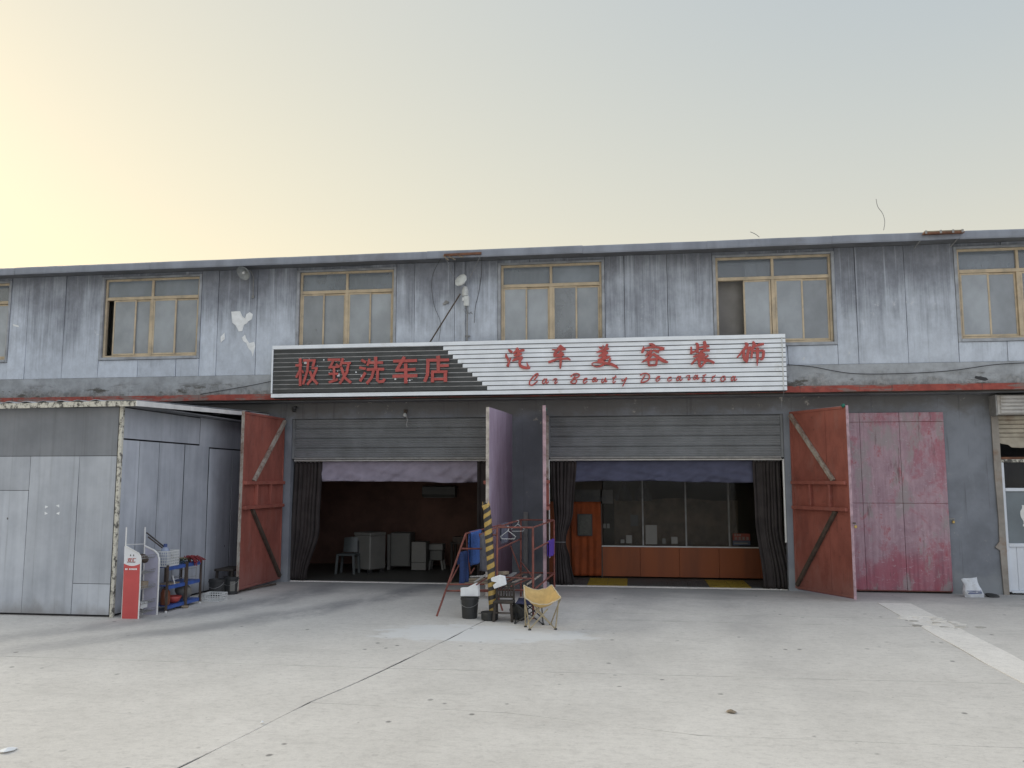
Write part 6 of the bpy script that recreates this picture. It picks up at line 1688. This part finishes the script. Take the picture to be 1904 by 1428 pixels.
for a, b in ((BL, cFL), (FL, cFL.lerp(cFR, 0.62)-Vector((0,-0.05,0.16))), (FR, cFL.lerp(cFR, 0.25)-Vector((0,-0.05,0.15))), (BR, cFR), (FL, cBL-Vector((0,0,0.1))), (FR, cFR-Vector((0.03,0,0.02))), (BL, cBR-Vector((0,0,0.12))), (BR, cBL-Vector((0,0,0.12)))):
    MB().tube([Vector((a.x, a.y, 0.012)), b], 0.0095, 8).build('leg', 'tan_metal', o)
for f in (FL, FR, BL, BR): MB().lathe(f, [(0.022,0),(0.022,0.018),(0.012,0.026)], 10).build('foot', 'black_plastic', o)
# board leaning on the pier
a = at(977, 952, 0.40)
tag(MB().obox((a.x, 0.42, a.z/2), (0.045,0,0), (0,0.012,0), (0,0.02,a.z/2)).build('leaning_board', 'dull_steel', bevel=0.003), 'narrow grey board leaning on the pier between the bays', 'board')

# ================================================================== right side and litter
g = gnd(1813, 1112)
def fn(u, v):
    w = lerp(0.16, 0.125, v) + 0.015*math.sin(v*7); th = 0.07*math.sin(math.pi*min(0.97, 0.12+v*0.9))
    t = 2*math.pi*u
    sx = math.copysign(abs(math.cos(t))**0.6, math.cos(t)); sy_ = math.copysign(abs(math.sin(t))**0.8, math.sin(t))
    x = g.x + sx*w - 0.05*v + 0.03; z = 0.33*v*(1+0.05*math.cos(t))
    return Vector((x, g.y + 0.12 + sy_*th + 0.05*v, z)) + mnoise.noise_vector(Vector((x*9, z*9, sy_*2)))*0.014
o = thing('paper_sack', 'half-empty white sack with a blue printed band by the wall', 'sack', (g.x, g.y+0.12, 0))
MB().grid(fn, 28, 14).build('sack', 'bag_white', o, solid=0.004)
mb = MB()
for v0, v1, u0, u1 in ((0.20,0.25,0.68,0.86),(0.34,0.37,0.66,0.86),(0.28,0.31,0.70,0.76),(0.28,0.31,0.78,0.85)):
    mb.grid(lambda u, v: fn(lerp(u0,u1,u), lerp(v0,v1,v)) + Vector((0,-0.006,0)), 6, 2)
mb.build('print_band', 'print_blue', o, fixn=False)
blob('dark_rag', 'crumpled dark rag on the ground beside the white sack', 'rag', (g.x+0.34, g.y+0.2, 0.03), 0.12, 'black_plastic', 0.3, 4)
def litter(label, px, py, s, mat, seed):
    c = gnd(px, py); random.seed(seed)
    k = 6
    pts = [(c.x+s*random.uniform(.6,1.2)*math.cos(2*math.pi*i/k), c.y+s*1.2*random.uniform(.6,1.2)*math.sin(2*math.pi*i/k), 0.006+random.uniform(0,0.012)) for i in range(k)]
    mb = MB(); n0 = 0
    mb.v = [Vector(p) for p in pts] + [Vector((c.x, c.y, 0.03))]
    mb.f = [(i, (i+1) % k, k) for i in range(k)]
    tag(mb.build('litter_scrap', mat, solid=0.002, fixn=True), label, 'litter')
litter('small white paper scrap on the concrete left of the long joint', 487, 1346, 0.022, 'paper', 1)
litter('crumpled pale leaf on the open concrete right of centre', 1359, 1325, 0.045, 'grey_wood', 2)
litter('white paper scrap at the lower left edge of the yard', 14, 1397, 0.07, 'paper', 3)
